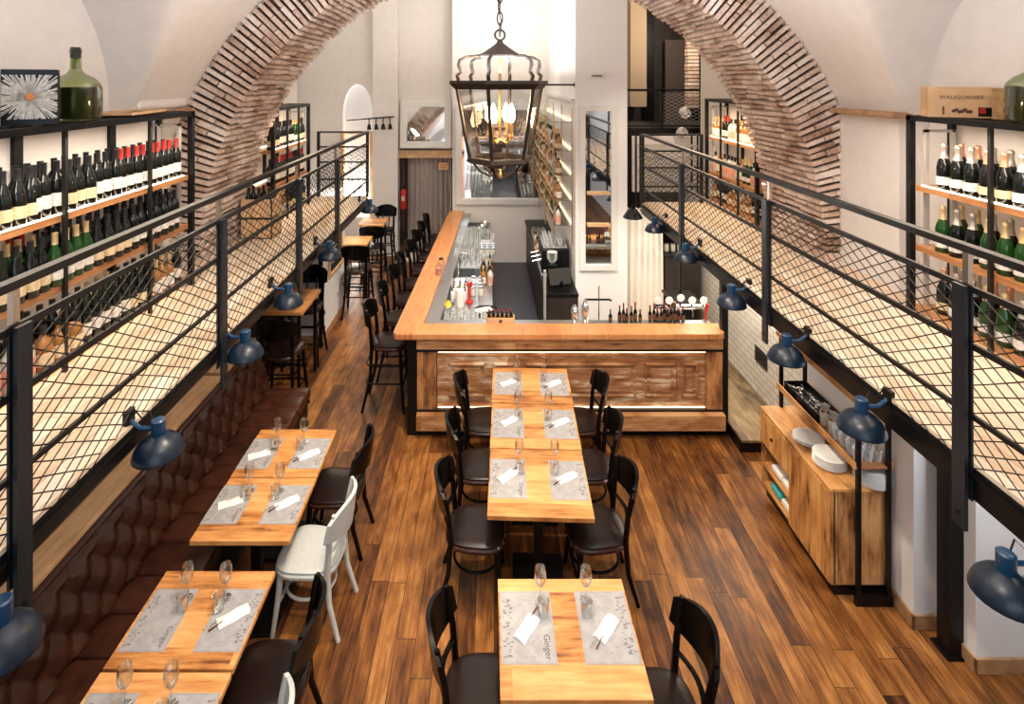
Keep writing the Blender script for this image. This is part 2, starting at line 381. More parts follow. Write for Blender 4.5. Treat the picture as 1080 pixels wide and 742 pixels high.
S('wall_front', MB().box(-3.6, 3.7, -3.1, -3., 0, 2.7), M['darkpanel'])
wf = MB()
for x0, x1 in ((-2.6, -.2), (.3, 2.7)):
    for k in range(4): xx = x0 + (x1 - x0) * k / 3; wf.box(xx - .03, xx + .03, -3.08, -3.02, 3., 5.0)
    for k in range(4): zz = 3. + 2. * k / 3; wf.box(x0, x1, -3.07, -3.03, zz - .03, zz + .03)
S('window_1', wf, M['black'])
# upper piers beside the brick arch, with their impost ledges
S('wall_pier_right', MB().box(3.28, XWR + .02, 4.38, AY0 + .02, DECK, 3.56), M['plaster'])
S('trim_1', MB().bbox(3.17, XWR, 4.30, AY0 + .02, 3.555, 3.6, .012), M['basew'])
S('trim_2', MB().bbox(XWL, -2.70, 4.25, AY0 - .01, 3.555, 3.6, .012), M['basew'])
S('trim_3', MB().bbox(XWL, -2.76, 4.35, AY0 - .02, 3.61, 3.80, .03), M['plaster'])
# lower walls under the galleries
S('wall_left', MB().box(-3.4, -2.91, -3., 6.2, 0, DECK - .13), M['plasterw'])
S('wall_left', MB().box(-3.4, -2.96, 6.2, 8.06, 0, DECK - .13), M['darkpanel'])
S('wall_left', MB().box(-3.4, -2.42, 8.06, 9.3, 0, DECK - .13), M['plasterw'])
S('wall_left', MB().box(-4.3, -3.4, 8.06, 8.5, 0, DECK - .13), M['plaster'])
S('baseboard_left', MB().bbox(-2.42, -2.405, 8.05, 9.3, 0, .12, .004).bbox(-2.9, -2.405, 8.04, 8.06, 0, .12, .004), M['basew'])
S('wall_right', MB().box(3.5, 3.7, -3., 3.6, 0, DECK - .13), M['plasterw'])
S('wall_right', MB().box(3.18, 3.7, 3.58, 3.95, 0, DECK - .13), M['plasterw'])
S('wall_right', MB().box(3.0, 3.7, 3.87, 5.3, 0, DECK - .13), M['plasterw'])
S('wall_right', MB().box(3.2, 3.7, 5.3, 8.9, 0, DECK - .13), M['tile'])
S('baseboard_right', MB().bbox(3.165, 3.18, 3.565, 3.94, 0, .10, .004).bbox(3.165, 3.7, 3.565, 3.58, 0, .10, .004).bbox(2.985, 3.0, 3.855, 4.1, 0, .10, .004).bbox(2.985, 3.18, 3.855, 3.87, 0, .10, .004), M['basew'])
# back walls
yb = 12.3
nich = [(-2.9 + .34 * math.cos(a), 3.05 + .72 * math.sin(a)) for a in [PI * k / 20 for k in range(21)]]
mb = MB(); mb.box(-4.4, -3.24, yb, yb + .2, 0, 6.25); mb.box(-2.56, -1.99, yb, yb + .2, 0, 6.25); mb.box(-3.26, -2.54, yb, yb + .2, 0, .8)
vs = []; fs = []
for x, z in nich: vs += [(x, yb, z), (x, yb, 6.25), (x, yb + .2, z)]
for i in range(20): o = i * 3; fs += [(o, o + 3, o + 4, o + 1), (o, o + 2, o + 5, o + 3)]
mb.add(vs, fs); mb.box(-1.99, -.7, yb, yb + .2, 2.32, 6.25)
S('wall_back', mb, M['plaster'])
S('wall_back', MB().box(-3.3, -2.5, yb + .2, yb + .25, .7, 4.), M['plasterw'])
S('wall_back', MB().box(-2.52, -1.97, 12.08, 12.3, 0, 6.22), M['plaster'])
S('wall_back', MB().box(-.74, 2.3, 11.65, 12.5, 0, 6.25), M['plaster'])
S('wall_back', MB().box(-2.1, -.7, 12.95, 13.05, 0, 2.6), M['darkpanel'])
S('wall_pillar', MB().box(1.26, 2.0, 7.86, 11.66, 0, 6.25), M['plasterw'])
S('trim_4', MB().bbox(-3.27, -3.19, 12.22, 12.36, .7, 2.72, .005).bbox(-2.62, -2.53, 12.22, 12.36, .7, 2.72, .005).bbox(-3.19, -2.62, 12.26, 12.34, 2.66, 2.72, .005), M['woodpale'])
S('trim_5', MB().bbox(-2.0, -.78, 12.22, 12.31, 2.13, 2.30, .006).bbox(-2.03, -1.97, 12.2, 12.31, 0, 2.32, .006), M['woodpale'])
# dark stair hall at the far right
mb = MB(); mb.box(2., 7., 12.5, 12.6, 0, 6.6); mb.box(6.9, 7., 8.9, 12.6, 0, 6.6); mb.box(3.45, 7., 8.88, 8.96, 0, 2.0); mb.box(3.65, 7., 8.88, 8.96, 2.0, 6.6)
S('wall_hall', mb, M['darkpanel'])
S('wall_hall', MB().box(3.5, 3.7, 12.2, 12.5, 0, 6.4).box(4.5, 4.75, 12.2, 12.5, 0, 6.4), M['black'])
mb = MB()
for k in range(22): mb.bbox(4.02 + random.uniform(-.01, .01), 4.24, 11.0, 11.2, 3.3 + k * .075, 3.36 + k * .075, .008)
S('wall_hall_brick_jamb', mb, M['brick'])
S('door_1', MB().bbox(3.92, 4.5, 12.1, 12.18, 2.9, 4.75, .01), simple('grey_door', (.09, .07, .065), .4))
# service-floor parts behind the bar
S('floor_bar', MB().box(-.7, 1.3, 6.3, 11.66, 0, .006), M['slate'])
S('floor_platform', MB().bbox(2.62, 3.2, 5.66, 8.9, 0.12, .15, .006), M['platform'])
S('floor_platform_riser', MB().box(2.62, 3.2, 5.70, 8.9, 0, .12), M['black'])

# ------------------------------------------------------------------ brick arch (every brick modelled)
def arch():
    core = MB(); n = 60
    vs = []; fs = []
    for i in range(n + 1):
        a = PI * i / n
        for r, y in ((RI + .045, AY0 + .035), (RE - .02, AY0 + .035), (RE - .02, AY1 - .035), (RI + .045, AY1 - .035)):
            vs.append((XC + r * math.cos(a), y, ZC + r * math.sin(a)))
    for i in range(n):
        for k in range(4): fs.append((i * 4 + k, i * 4 + (k + 1) % 4, i * 4 + 4 + (k + 1) % 4, i * 4 + 4 + k))
    core.add(vs, fs)
    br = MB(); rd = random.Random(3)
    ncr = 150; da = PI / ncr
    for k in range(ncr):
        a0 = k * da; a1 = a0 + da
        jr = rd.uniform(-.02, .02); g = .0011 * rd.uniform(3.0, 4.8)
        def brick(r0, r1, y0, y1, sk=0.):
            j = lambda s: rd.uniform(-s, s)
            b0 = a0 + g + j(.0015); b1 = a1 - g + j(.0015)
            vs = []
            for (a, r, y) in ((b0, r0, y0), (b0, r1, y0), (b1, r1, y0), (b1, r0, y0), (b0, r0, y1), (b0, r1, y1), (b1, r1, y1), (b1, r0, y1)):
                rr = r + j(.003); vs.append((XC + rr * math.cos(a), y + j(.004), ZC + rr * math.sin(a)))
            br.add(vs, [(0, 1, 2, 3), (7, 6, 5, 4), (0, 4, 5, 1), (1, 5, 6, 2), (2, 6, 7, 3), (3, 7, 4, 0)])
        # front and back face bricks
        for face in (0, 1):
            sp = .17 if (k + face) % 2 else .27
            sp += rd.uniform(-.03, .03)
            dj = rd.uniform(-.012, .012); dk = rd.uniform(-.008, .008)
            if face == 0:
                brick(RI + dj, RI + sp - .006, AY0 + dk, AY0 + .13); brick(RI + sp + .006, RE + rd.uniform(-.015, .012), AY0 + rd.uniform(-.008, .008), AY0 + .13)
            else:
                brick(RI + dj, RI + sp - .006, AY1 - .13, AY1 + dk); brick(RI + sp + .006, RE, AY1 - .13, AY1 + rd.uniform(-.008, .008))
        # soffit
        y = AY0 + .142; first = True
        while y < AY1 - .15:
            L = .25 if not (first and k % 2) else .125
            L *= rd.uniform(.85, 1.12); y2 = min(y + L, AY1 - .142)
            brick(RI + rd.uniform(-.016, .012), RI + .06, y, y2 - .014); y = y2; first = False
    return core, br
core, br = arch()
S('wall_arch_core', core, M['mortar'])
o = S('wall_arch_brick', br, M['brick'])
# brick legs of the arch down to the gallery floor (short)
mb = MB()
for sx in (-1, 1):
    x0 = XC + sx * RI; 
    mb.box(min(x0, x0 + sx * .45), max(x0, x0 + sx * .45), AY0, AY1, 1.95, 2.21)
S('wall_arch_foot', mb, M['brick'])

# ================================================================== GALLERIES
XL = -1.74; XR = 2.14
def gallery(sx, xe, xw, y1, label, lab2):
    x0, x1 = sorted((xe, xw))
    S('floor_gallery', MB().box(x0, x1, -.5, y1, DECK - .05, DECK), M['deck'])
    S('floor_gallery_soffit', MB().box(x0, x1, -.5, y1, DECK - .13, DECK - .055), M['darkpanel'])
    zb = 2.055 if sx < 0 else 2.01
    e0, e1 = sorted((xe - sx * .004, xe + sx * .06))
    b = MB().box(e0, e1, -.5, y1, zb, 2.15).box(min(xe, xe + sx * .12), max(xe, xe + sx * .12), -.5, y1, zb, zb + .012)
    g0, g1 = sorted((xe - sx * .004, xe - sx * .018)); b.box(g0, g1, -.5, y1, 2.11, 2.125)
    S('trim_gallery_beam', b, M['black'])
gallery(-1, XL, -2.95, 8.02, '', ''); gallery(1, XR, 3.45, 7.62, '', '')
def netting(x, y0, y1, z0, z1, dy=.105, dz=.062, r=.0034):
    mb = MB(); H = z1 - z0; k = dz / dy
    n = int((y1 - y0 + H / k) / dy) + 1
    for s in (1, -1):
        for i in range(n):
            ys = y0 - H / k + i * dy if s == 1 else y0 + i * dy
            # param z from z0..z1: y = ys + s*(z-z0)/k
            za, zb = z0, z1
            if s == 1:
                if ys < y0: za = z0 + (y0 - ys) * k
                ye = ys + H / k
                if ye > y1: zb = z0 + (y1 - ys) * k
            else:
                if ys > y1: za = z0 + (ys - y1) * k
                ye = ys - H / k
                if ye < y0: zb = z0 + (ys - y0) * k
            if zb - za < .01: continue
            pts = []; m_ = max(2, int((zb - za) / (dz / 1.0)) + 1)
            for j in range(m_ + 1):
                z = za + (zb - za) * j / m_; pts.append((x + .004 * math.sin(9 * z + i), ys + s * (z - z0) / k, z + .004 * math.sin(i * 1.7 + j)))
            mb.tube(pts, r, 3)
    return mb
def railing(name, x, sx, posts, zt, z2, z3, z4, yend, label, xend):
    t = T(name, label, 'railing', (x, 0, DECK))
    D = DECK
    def part(nm, mb, mat): return mb.build(nm, M[mat], t)
    def L(y, z, dx=0): return (dx, y, z - D)
    part('handrail', MB().box(-.022, .022, -.4, yend, zt - D - .016, zt - D + .016), 'rail')
    for z, w in ((z2, .014), (z3, .014), (z4, .011)):
        part('rail', MB().box(-.008, .008, -.4, yend, z - D - w, z - D + w), 'rail')
    for y in posts:
        p = MB(); xo = -sx * .035
        p.box(xo - .008, xo + .008, y - .034, y + .034, 1.87 - D, z2 - D + .015)
        p.box(xo + sx * .03 - .005, xo + sx * .03 + .005, y - .03, y + .03, 2.0 - D, z2 - D)
        q = part('post', p, 'steelpost')
        MB().box(-.011, .011, y - .015, y + .015, z2 - D, zt - D - .014).build('post_top', M['pipe'], q)
        MB().tube([(xo - sx * .012, y, 1.93 - D), (xo - sx * .0, y, 1.93 - D)], .012, 6).build('bolt', M['black'], q)
    part('wire_net', netting(0, .2, yend, 2.09 - D, z2 - D), 'net')
    # far end cross frame
    e = MB()
    for z in (zt, z2 - .05, z3 - .03, z4 + .02): e.box(min(0, xend - x), max(0, xend - x), yend - .012, yend + .012, z - D - .011, z - D + .011)
    for xx in (0, xend - x): e.box(xx - .02, xx + .02, yend - .018, yend + .018, .0, zt - D + .011)
    part('end_frame', e, 'rail')
    n2 = netting(0, 0, abs(xend - x), .06, z2 - D - .06)
    n2.v = [(vy * (1 if xend > x else -1), yend + vx, vz) for vx, vy, vz in n2.v]
    n2.build('end_net', M['net'], t)
    return t
railing('gallery_railing', XL, -1, [.5, 2.02, 3.56, 5.02, 6.3], 3.105, 2.94, 2.70, 2.40, 7.98, 'black steel railing with wire net along the left gallery', -2.45)
railing('gallery_railing', XR, 1, [.8, 2.45, 4.17, 6.0], 3.105, 2.93, 2.68, 2.37, 7.58, 'black steel railing with wire net along the right gallery', 2.95)
# steel columns under galleries
for (x, y, w, z1, lab) in ((3.13, 3.72, .10, 2.03, 'black steel column beside white pier at the right'), (2.60, 6.05, .07, 2.03, 'black steel column at the right end of the bar front'),
                       (2.42, 6.9, .03, 2.03, 'thin black steel column behind the beer taps'), (-2.41, 7.96, .05, 2.03, 'thin black column at the corner of the chalkboard wall')):
    t = T('steel_column', lab, 'column', (x, y, 0))
    MB().box(-w / 2, w / 2, -w / 2, w / 2, .012, z1).build('shaft', M['black'], t)
    MB().box(-w * .75, w * .75, -w * .75, w * .75, 0, .012).build('base_plate', M['black'], t)

# ------------------------------------------------------------------ bottles
def bottle_kind(name, prof, glass, lab, cap, lz, cz, cat='bottle'):
    """prof list of (r,z); lz label band, cz start of foil"""
    o = MB().lathe(prof, 12).build(name, glass, None, True)
    def rad(z):
        for (r0, a), (r1, b) in zip(prof, prof[1:]):
            if a <= z <= b and b > a: return r0 + (r1 - r0) * (z - a) / (b - a)
        return prof[-1][0]
    MB().lathe([(rad(lz[0]) + .0012, lz[0]), (rad(lz[1]) + .0012, lz[1])], 14, cap=False).build('label', lab, o, True)
    zz = [cz] + [z for r, z in prof if z > cz]
    MB().lathe([(rad(z) + .0014, z) for z in zz[:-1]] + [(rad(zz[-1]) + .001, zz[-1] + .001)], 10).build('cap_foil', cap, o, True)
    return o
BORD = [(.034, 0), (.0375, .006), (.0375, .19), (.034, .205), (.016, .235), (.0145, .245), (.0145, .295), (.0155, .297), (.0155, .305)]
BURG = [(.037, 0), (.041, .006), (.041, .15), (.034, .185), (.018, .225), (.0145, .245), (.0145, .29), (.0155, .293), (.0155, .300)]
CHAM = [(.040, 0), (.044, .006), (.044, .15), (.038, .185), (.022, .225), (.0165, .25), (.0165, .285), (.018, .29), (.018, .305), (.012, .315)]
SPIR = [(.038, 0), (.041, .006), (.041, .15), (.036, .175), (.018, .20), (.014, .21), (.014, .25), (.016, .252), (.016, .275)]
SQUAT = [(.046, 0), (.05, .006), (.05, .13), (.04, .16), (.018, .18), (.015, .19), (.015, .21), (.019, .212), (.019, .24)]
K = {
 'bw': (BORD, 'bottle', 'label', 'capdark', (.05, .125), .245, 'dark wine bottle, white label, black foil'),
 'bx': (BORD, 'bottle', 'label', 'capred', (.045, .115), .235, 'dark wine bottle, white label, red foil'),
 'by': (BURG, 'bottle', 'labely', 'capdark', (.04, .105), .24, 'dark wine bottle, cream label, black foil'),
 'bg': (BURG, 'bottlegreen', 'label', 'capgold', (.04, .10), .235, 'green wine bottle, white label, gold foil'),
 'cg': (CHAM, 'bottlegreen', 'label', 'capgold', (.035, .085), .225, 'green sparkling wine bottle with gold foil'),
 'cd': (CHAM, 'bottle', 'label', 'capwhite', (.035, .09), .215, 'black sparkling wine bottle with silver foil'),
 'cp': (CHAM, 'bottle', 'labely', 'cappink', (.035, .085), .225, 'dark sparkling wine bottle with copper foil'),
 'sa': (SQUAT, 'bottleamber', 'labely', 'capdark', (.03, .10), .205, 'squat amber spirit bottle with dark stopper'),
 'sc': (SPIR, 'bottleclear', 'labelp', 'capdark', (.03, .12), .22, 'pale spirit bottle with rose label'),
 'sb': (SPIR, 'bottleamber', 'label', 'capgold', (.03, .12), .22, 'amber spirit bottle with white label'),
}
PROTO = {}
def bottle(kind, loc, where, group, sc=1.):
    prof, g, l, c, lz, cz, lab = K[kind]
    label = lab + ', ' + where
    grp = lab.replace(' bottle', ' bottles', 1) + ' on the ' + group.replace('on the ', '')
    if kind not in PROTO:
        o = bottle_kind('wine_bottle' if kind[0] == 'b' else ('sparkling_wine_bottle' if kind[0] == 'c' else 'spirit_bottle'), prof, M[g], M[l], M[c], lz, cz)
        PROTO[kind] = o; o.location = loc; tag(o, label, 'bottle', grp)
    else:
        o = dup(PROTO[kind], loc, random.uniform(0, 6), label, grp)
    if sc != 1.: o.scale = (sc, sc, sc)
    return o
# ------------------------------------------------------------------ racks
def rack(name, label, sx, xf, depth, y0, y1, shelves, mids, zt=3.6, led=True):
    """front plane xf, goes outward (sx) by depth"""
    t = T(name, label, 'shelving', (xf, (y0 + y1) / 2, DECK)); cy = (y0 + y1) / 2
    def bx(mb, a0, a1, b0, b1, c0, c1):
        p, q = sorted((sx * a0, sx * a1)); return mb.box(p, q, b0 - cy, b1 - cy, c0 - DECK, c1 - DECK)
    w = .04
    fr = MB(); 
    for y in (y0, y1 - w): bx(fr, 0, w, y, y + w, DECK + .004, zt); bx(fr, depth - w, depth, y, y + w, DECK + .004, zt)
    bx(fr, 0, w, y0, y1, zt - w, zt); bx(fr, depth - w, depth, y0, y1, zt - w, zt)
    for y in [y0, y1 - w]: bx(fr, 0, depth, y, y + w, zt - w, zt)
    fr.build('frame', M['black'], t)
    tp = MB()
    for k in range(4): a = w + .008 + k * (depth - 2 * w) / 4; bx(tp, a, a + .018, y0 + w, y1 - w, zt - .014, zt - .002)
    for y in mids: bx(tp, w, depth - w, y - .012, y + .012, zt - .03, zt - .015)
    tp.build('top_rail', M['black'], t)
    for y in mids:
        bx(MB(), .004, .026, y - .011, y + .011, DECK + .004, zt - w).build('upright', M['rail'], t)
        bx(MB(), depth - .03, depth - .006, y - .03, y + .03, DECK + .004, zt - w).build('upright', M['black'], t)
    bx(bx(MB(), .075, .10, y1 - .09, y1 - .065, DECK + .01, zt - .1), .075, depth - .04, y1 - .09, y1 - .065, zt - .12, zt - .1).build('inner_frame', M['white_metal'], t)
    bx(MB(), depth - .075, depth - .05, y1 - .09, y1 - .065, DECK + .01, zt - .1).build('inner_frame', M['white_metal'], t)
    for z in shelves:
        sh = bx(MB(), .03, depth - .035, y0 + .02, y1 - .05, z - .04, z).build('shelf', M['shelfw'], t)
        if z == shelves[0]: bx(MB(), .034, .046, y0 + .05, y1 - .1, z + .0005, z + .007).build('led_strip', M['led'], sh)
        if led:
            bx(MB(), depth - .055, depth - .045, y0 + .05, y1 - .1, z + .003, z + .012).build('led_strip', M['led'], sh)
            bx(MB(), .05, .058, y0 + .05, y1 - .1, z - .042, z - .036).build('led_strip', M['led'], sh)
    bp = bx(MB(), depth - .004, depth - .001, y0 + .04, y1 - .04, DECK + .03, zt - .04).build('back_panel', M['plaster'], t)
    return t
rd = random.Random(11)
def row(sx, x, ya, yb_, step, z, kinds, where, group, run=3, jx=.008, skip=0.):
    y = ya; i = 0; k = kinds[0]
    where = where.replace('on the ', '')
    while y < yb_:
        if i % run == 0: k = rd.choice(kinds)
        i += 1
        if rd.random() >= skip: bottle(k, (x + rd.uniform(-jx, jx), y + rd.uniform(-.006, .006), z + .001), where, group, 1.)
        y += step
rack('wine_rack', 'tall black framed wine rack on the left gallery, nearest the camera', -1, -2.42, .31, 1.75, 4.55, [3.08, 2.68, 2.24], [2.37, 3.17, 3.97])
SH = [(3.0, 'top'), (2.58, 'middle'), (2.21, 'bottom')]
w = '%s shelf of near left rack'
row(-1, -2.50, 2.15, 3.02, .086, 3.08, ['by', 'bw'], w % 'top', w % 'top')
row(-1, -2.50, 3.02, 3.75, .084, 3.08, ['bw', 'by', 'bw'], w % 'top', w % 'top')
row(-1, -2.50, 3.75, 4.44, .082, 3.08, ['bx'], w % 'top', w % 'top')
row(-1, -2.60, 2.19, 4.44, .092, 3.08, ['bw', 'by'], w % 'top' + ', back row', w % 'top back row')
for xx, s_, rowname in ((-2.475, 'front', ''), (-2.56, 'mid', ', second row'), (-2.64, 'back', ', back row')):
    row(-1, xx, 2.1 + abs(xx + 2.475) * .4, 4.44, .087, 2.68, ['bw', 'bw', 'by', 'bg'] if s_ != 'back' else ['bx', 'bw'], w % 'middle' + rowname, w % 'middle' + rowname, run=4)
row(-1, -2.48, 2.1, 3.3, .108, 2.24, ['sa', 'sc', 'sb', 'sa'], w % 'bottom', w % 'bottom', run=3)
row(-1, -2.48, 3.3, 4.44, .09, 2.24, ['sb', 'bw', 'by'], w % 'bottom', w % 'bottom', run=3)
row(-1, -2.60, 2.15, 4.44, .095, 2.24, ['bg', 'sc', 'by', 'bw'], w % 'bottom' + ', back row', w % 'bottom back row', run=3)
rack('wine_rack', 'black framed rack of sparkling wine on the right gallery, nearest the camera', 1, 3.06, .34, 1.7, 4.02, [3.1, 2.67, 2.24], [2.55, 3.36])
w = '%s shelf of near right rack'
for z, nm, ks in ((3.1, 'top', ['cd', 'cp', 'cd']), (2.67, 'middle', ['cg', 'cd', 'cg']), (2.24, 'bottom', ['cp', 'cg', 'cd'])):
    row(1, 3.15, 2.45, 3.84, .112, z, ks, w % nm, w % nm, run=2)
    row(1, 3.28, 2.5, 3.84, .118, z, ks, w % nm + ', back row', w % nm + ' back row', run=2)
rack('wine_rack', 'black framed wine rack on the left gallery beyond the brick arch', -1, -2.42, .31, 6.24, 7.52, [3.05, 2.64, 2.24], [6.7, 7.1], zt=3.54)
w = '%s shelf of far left rack'
for z, nm, ks in ((3.05, 'top', ['by', 'bw', 'bg']), (2.64, 'middle', ['bw', 'bx']), (2.24, 'bottom', ['by', 'sb'])):
    row(-1, -2.50, 6.32, 7.42, .084, z, ks, w % nm, w % nm)
rack('wine_rack', 'black framed rack of lit spirit bottles on the right gallery beyond the arch', 1, 3.06, .32, 6.26, 7.74, [3.08, 2.6, 2.24], [6.75, 7.25], zt=3.6)
w = '%s shelf of far right rack'
for z, nm, ks in ((3.08, 'top', ['bx', 'sb', 'sc']), (2.6, 'middle', ['sc', 'sb', 'cg']), (2.24, 'bottom', ['sa', 'bw', 'sc'])):
    row(1, 3.15, 6.4, 7.64, .098, z, ks, w % nm, w % nm, run=2)
# wooden wine crates with bottles lying in them, left gallery beyond the arch
for i, (y, z) in enumerate(((6.33, 0), )):
    pass
S('wall_hall', MB().box(3.02, 3.36, 11.6, 12.5, 3.3, 6.2), simple('tan_plaster', (.42, .33, .24), .85))
S('wall_hall', MB().box(2.35, 3.46, 8.90, 8.96, 2.05, 2.95), M['plaster'])
# ================================================================== THINGS ON TOP OF THE RACKS
def demijohn(loc, sc, label):
    t = T('demijohn', label, 'demijohn', loc); 
    pr = [(.02, 0), (.125, .004), (.14, .02), (.145, .08), (.145, .20), (.135, .235), (.10, .275), (.05, .30), (.032, .33), (.028, .43), (.034, .435), (.034, .455), (.027, .46), (.022, .44), (.022, .33)]
    MB().lathe([(r * sc, z * sc) for r, z in pr], 28, cap=False).build('glass_body', M['demi'], t, True)
    MB().lathe([(.05 * sc, .006), (.135 * sc, .012), (.140 * sc, .08 * sc), (.140 * sc, .2 * sc), (.137 * sc, .215 * sc), (.01, .216 * sc)], 24).build('liquid', M['wine'], t, True)
    MB().lathe([(.030 * sc, .40 * sc), (.031 * sc, .455 * sc), (.026 * sc, .47 * sc)], 16).build('stopper', M['capdark'], t, True)
    return t
demijohn((-2.56, 3.42, 3.602), .97, 'big green glass demijohn on top of the left wine rack')
demijohn((3.2, 3.2, 3.602), 1.0, 'big green glass demijohn on top of the right wine rack at the picture edge')
t = T('sunburst_box', 'square black box with white sunburst and orange centre on the left rack', 'box', (-2.54, 3.06, 3.602), math.radians(30))
MB().bbox(-.125, .125, -.03, .03, 0, .31, .004).build('case', M['black'], t)
mb = MB(); rdx = random.Random(5)
for k in range(110):
    a = 2 * PI * k / 110 + rdx.uniform(-.02, .02); r0 = .022; r1 = rdx.uniform(.08, .22)
    c_, s_ = math.cos(a), math.sin(a); r1 = min(r1, .122 / max(abs(c_), abs(s_))); 
    wd = .0011 + .002 * rdx.random(); nx, nz = -s_ * wd, c_ * wd
    mb.add([(c_ * r0 - nx, -.0312, .158 + s_ * r0 - nz), (c_ * r0 + nx, -.0312, .158 + s_ * r0 + nz), (c_ * r1 + nx * 1.6, -.0312, .158 + s_ * r1 + nz * 1.6), (c_ * r1 - nx * 1.6, -.0312, .158 + s_ * r1 - nz * 1.6)], [(0, 1, 2, 3)])
mb.build('rays', M['label'], t)
MB().lathe([(.021, 0), (.021, .002), (.015, .004)], 20, M4=Matrix.Translation((0, -.031, .158)) @ Matrix.Rotation(PI / 2, 4, 'X')).build('orange_centre', simple('orange_print', (.65, .25, .08), .6), t)
MB().box(-.022, .022, -.0335, -.031, .022, .028).box(-.020, -.014, -.0335, -.031, .0, .022).box(.014, .020, -.0335, -.031, .0, .022).box(-.003, .003, -.0335, -.031, .0, .022).build('table_print', M['black'], t)
t = T('black_box', 'plain black box at the left picture edge on the left rack', 'box', (-2.60, 2.68, 3.602), math.radians(30))
MB().bbox(-.11, .11, -.05, .05, 0, .24, .004).build('case', M['black'], t)
MB().lathe([(.035, .0), (.036, .12), (.012, .18)], 12, M4=Matrix.Translation((0, -.052, .03)) @ Matrix.Scale(.02, 4, (0, 1, 0))).build('bottle_print', M['label'], t)
t = T('serving_tray', 'flat dark tray with pale rim lying on the left rack by the arch', 'tray', (-2.57, 3.98, 3.602), .1)
MB().bbox(-.12, .12, -.24, .24, 0, .014, .005).build('base', M['black'], t)
MB().bbox(-.125, -.115, -.24, .24, .01, .03, .003).bbox(.115, .125, -.24, .24, .01, .03, .003).bbox(-.125, .125, -.245, -.235, .01, .03, .003).bbox(-.125, .125, .235, .245, .01, .03, .003).build('rim', M['woodpale'], t)
t = T('wine_crate', 'pale wooden wine crate with stencilled name on top of the right rack', 'crate', (3.17, 3.70, 3.602), -.42)
MB().bbox(-.17, .20, -.012, .012, 0, .205, .003).bbox(-.17, .20, .14, .16, 0, .205, .003).bbox(-.17, -.155, -.01, .15, 0, .205, .003).bbox(.185, .20, -.01, .15, 0, .205, .003).bbox(-.165, .195, -.01, .15, 0, .012, .003).bbox(-.168, .198, .0, .15, .19, .203, .003).build('case', M['woodpale'], t)
text('lettering', 'WALIGORNIES', .036, M['cork'], t, (.01, -.0132, .135), (PI / 2, 0, 0))
mb = MB(); 
for k in range(7): mb.lathe([(.012 - .001 * k % 3, 0), (.012, .0012)], 8, M4=Matrix.Translation((-.03 + .015 * k, -.0135, .045 + .008 * math.sin(k * 2))) @ Matrix.Rotation(PI / 2, 4, 'X'))
mb.build('stencil_mark', M['cork'], t); MB().box(-.09, -.08, -.0138, -.012, .02, .075).build('stencil_bar', M['cork'], t)
MB().box(.10, .18, -.0145, -.012, .01, .07).build('dark_sticker', M['black'], t)
MB().box(.105, .14, -.0150, -.0144, .03, .066).build('red_sticker', M['red'], t)
t = T('gift_tube', 'tan cardboard gift box with dark print beside the crate', 'box', (3.30, 3.50, 3.602), .1)
MB().bbox(-.05, .05, -.045, .045, 0, .20, .004).build('case', simple('tan_card', (.36, .22, .10), .6, var=.3, bscale=20), t)
MB().lathe([(.022, 0), (.022, .001)], 16, M4=Matrix.Translation((.0, -.0455, .06)) @ Matrix.Rotation(PI / 2, 4, 'X')).build('seal_print', M['cork'], t)
t = T('amber_bottle', 'small amber bottle standing on the far left rack', 'bottle', (-2.55, 6.75, 3.542))
MB().lathe(SPIR, 12).build('glass_body', M['bottleamber'], t, True); MB().lathe([(.016, .24), (.017, .278)], 10).build('stopper', M['capdark'], t)

# wine crates standing on the gallery beyond the left pier
def crate_of_bottles(loc, label, n=3):
    t = T('bottle_crate', label, 'crate', loc)
    MB().box(-.17, .17, -.14, .14, 0, .012).box(-.17, -.158, -.14, .14, 0, .2).box(.158, .17, -.14, .14, 0, .2).box(-.17, .17, -.14, -.128, 0, .2).box(-.17, .17, .128, .14, 0, .2).build('case', M['woodpale'], t)
    return t
for z, lb in ((.002, 'wooden crate of bottles on the left gallery boards, lower of two'), (.215, 'wooden crate of bottles on the left gallery, upper of two')):
    crate_of_bottles((-2.46, 5.98, DECK + z), lb)
for i in range(3):
    for j in range(2):
        bottle('by', (-2.57 + i * .11, 5.92 + j * .12, DECK + .23), 'in the upper crate on the left gallery', 'in the upper crate on the left gallery')

# ================================================================== TABLES
def table(name, label, w, d, loc, rz, group, h=.75, base='pedestal'):
    t = T(name, label, 'table', (*loc, 0), rz, group)
    MB().bbox(-w / 2, w / 2, -d / 2 + .005, d / 2 - .005, h - .034, h, .004).build('tabletop', M['table'], t)
    b = MB().bbox(-.035, .035, -.035, .035, .02, h - .06, .004).box(-w * .36, w * .36, -.03, .03, h - .055, h - .036).box(-.03, .03, -d * .4, d * .4, h - .055, h - .036)
    b.build('column', M['black'], t)
    MB().bbox(-.20, .20, -.20, .20, 0, .022, .006).build('foot', M['black'], t)
    return t
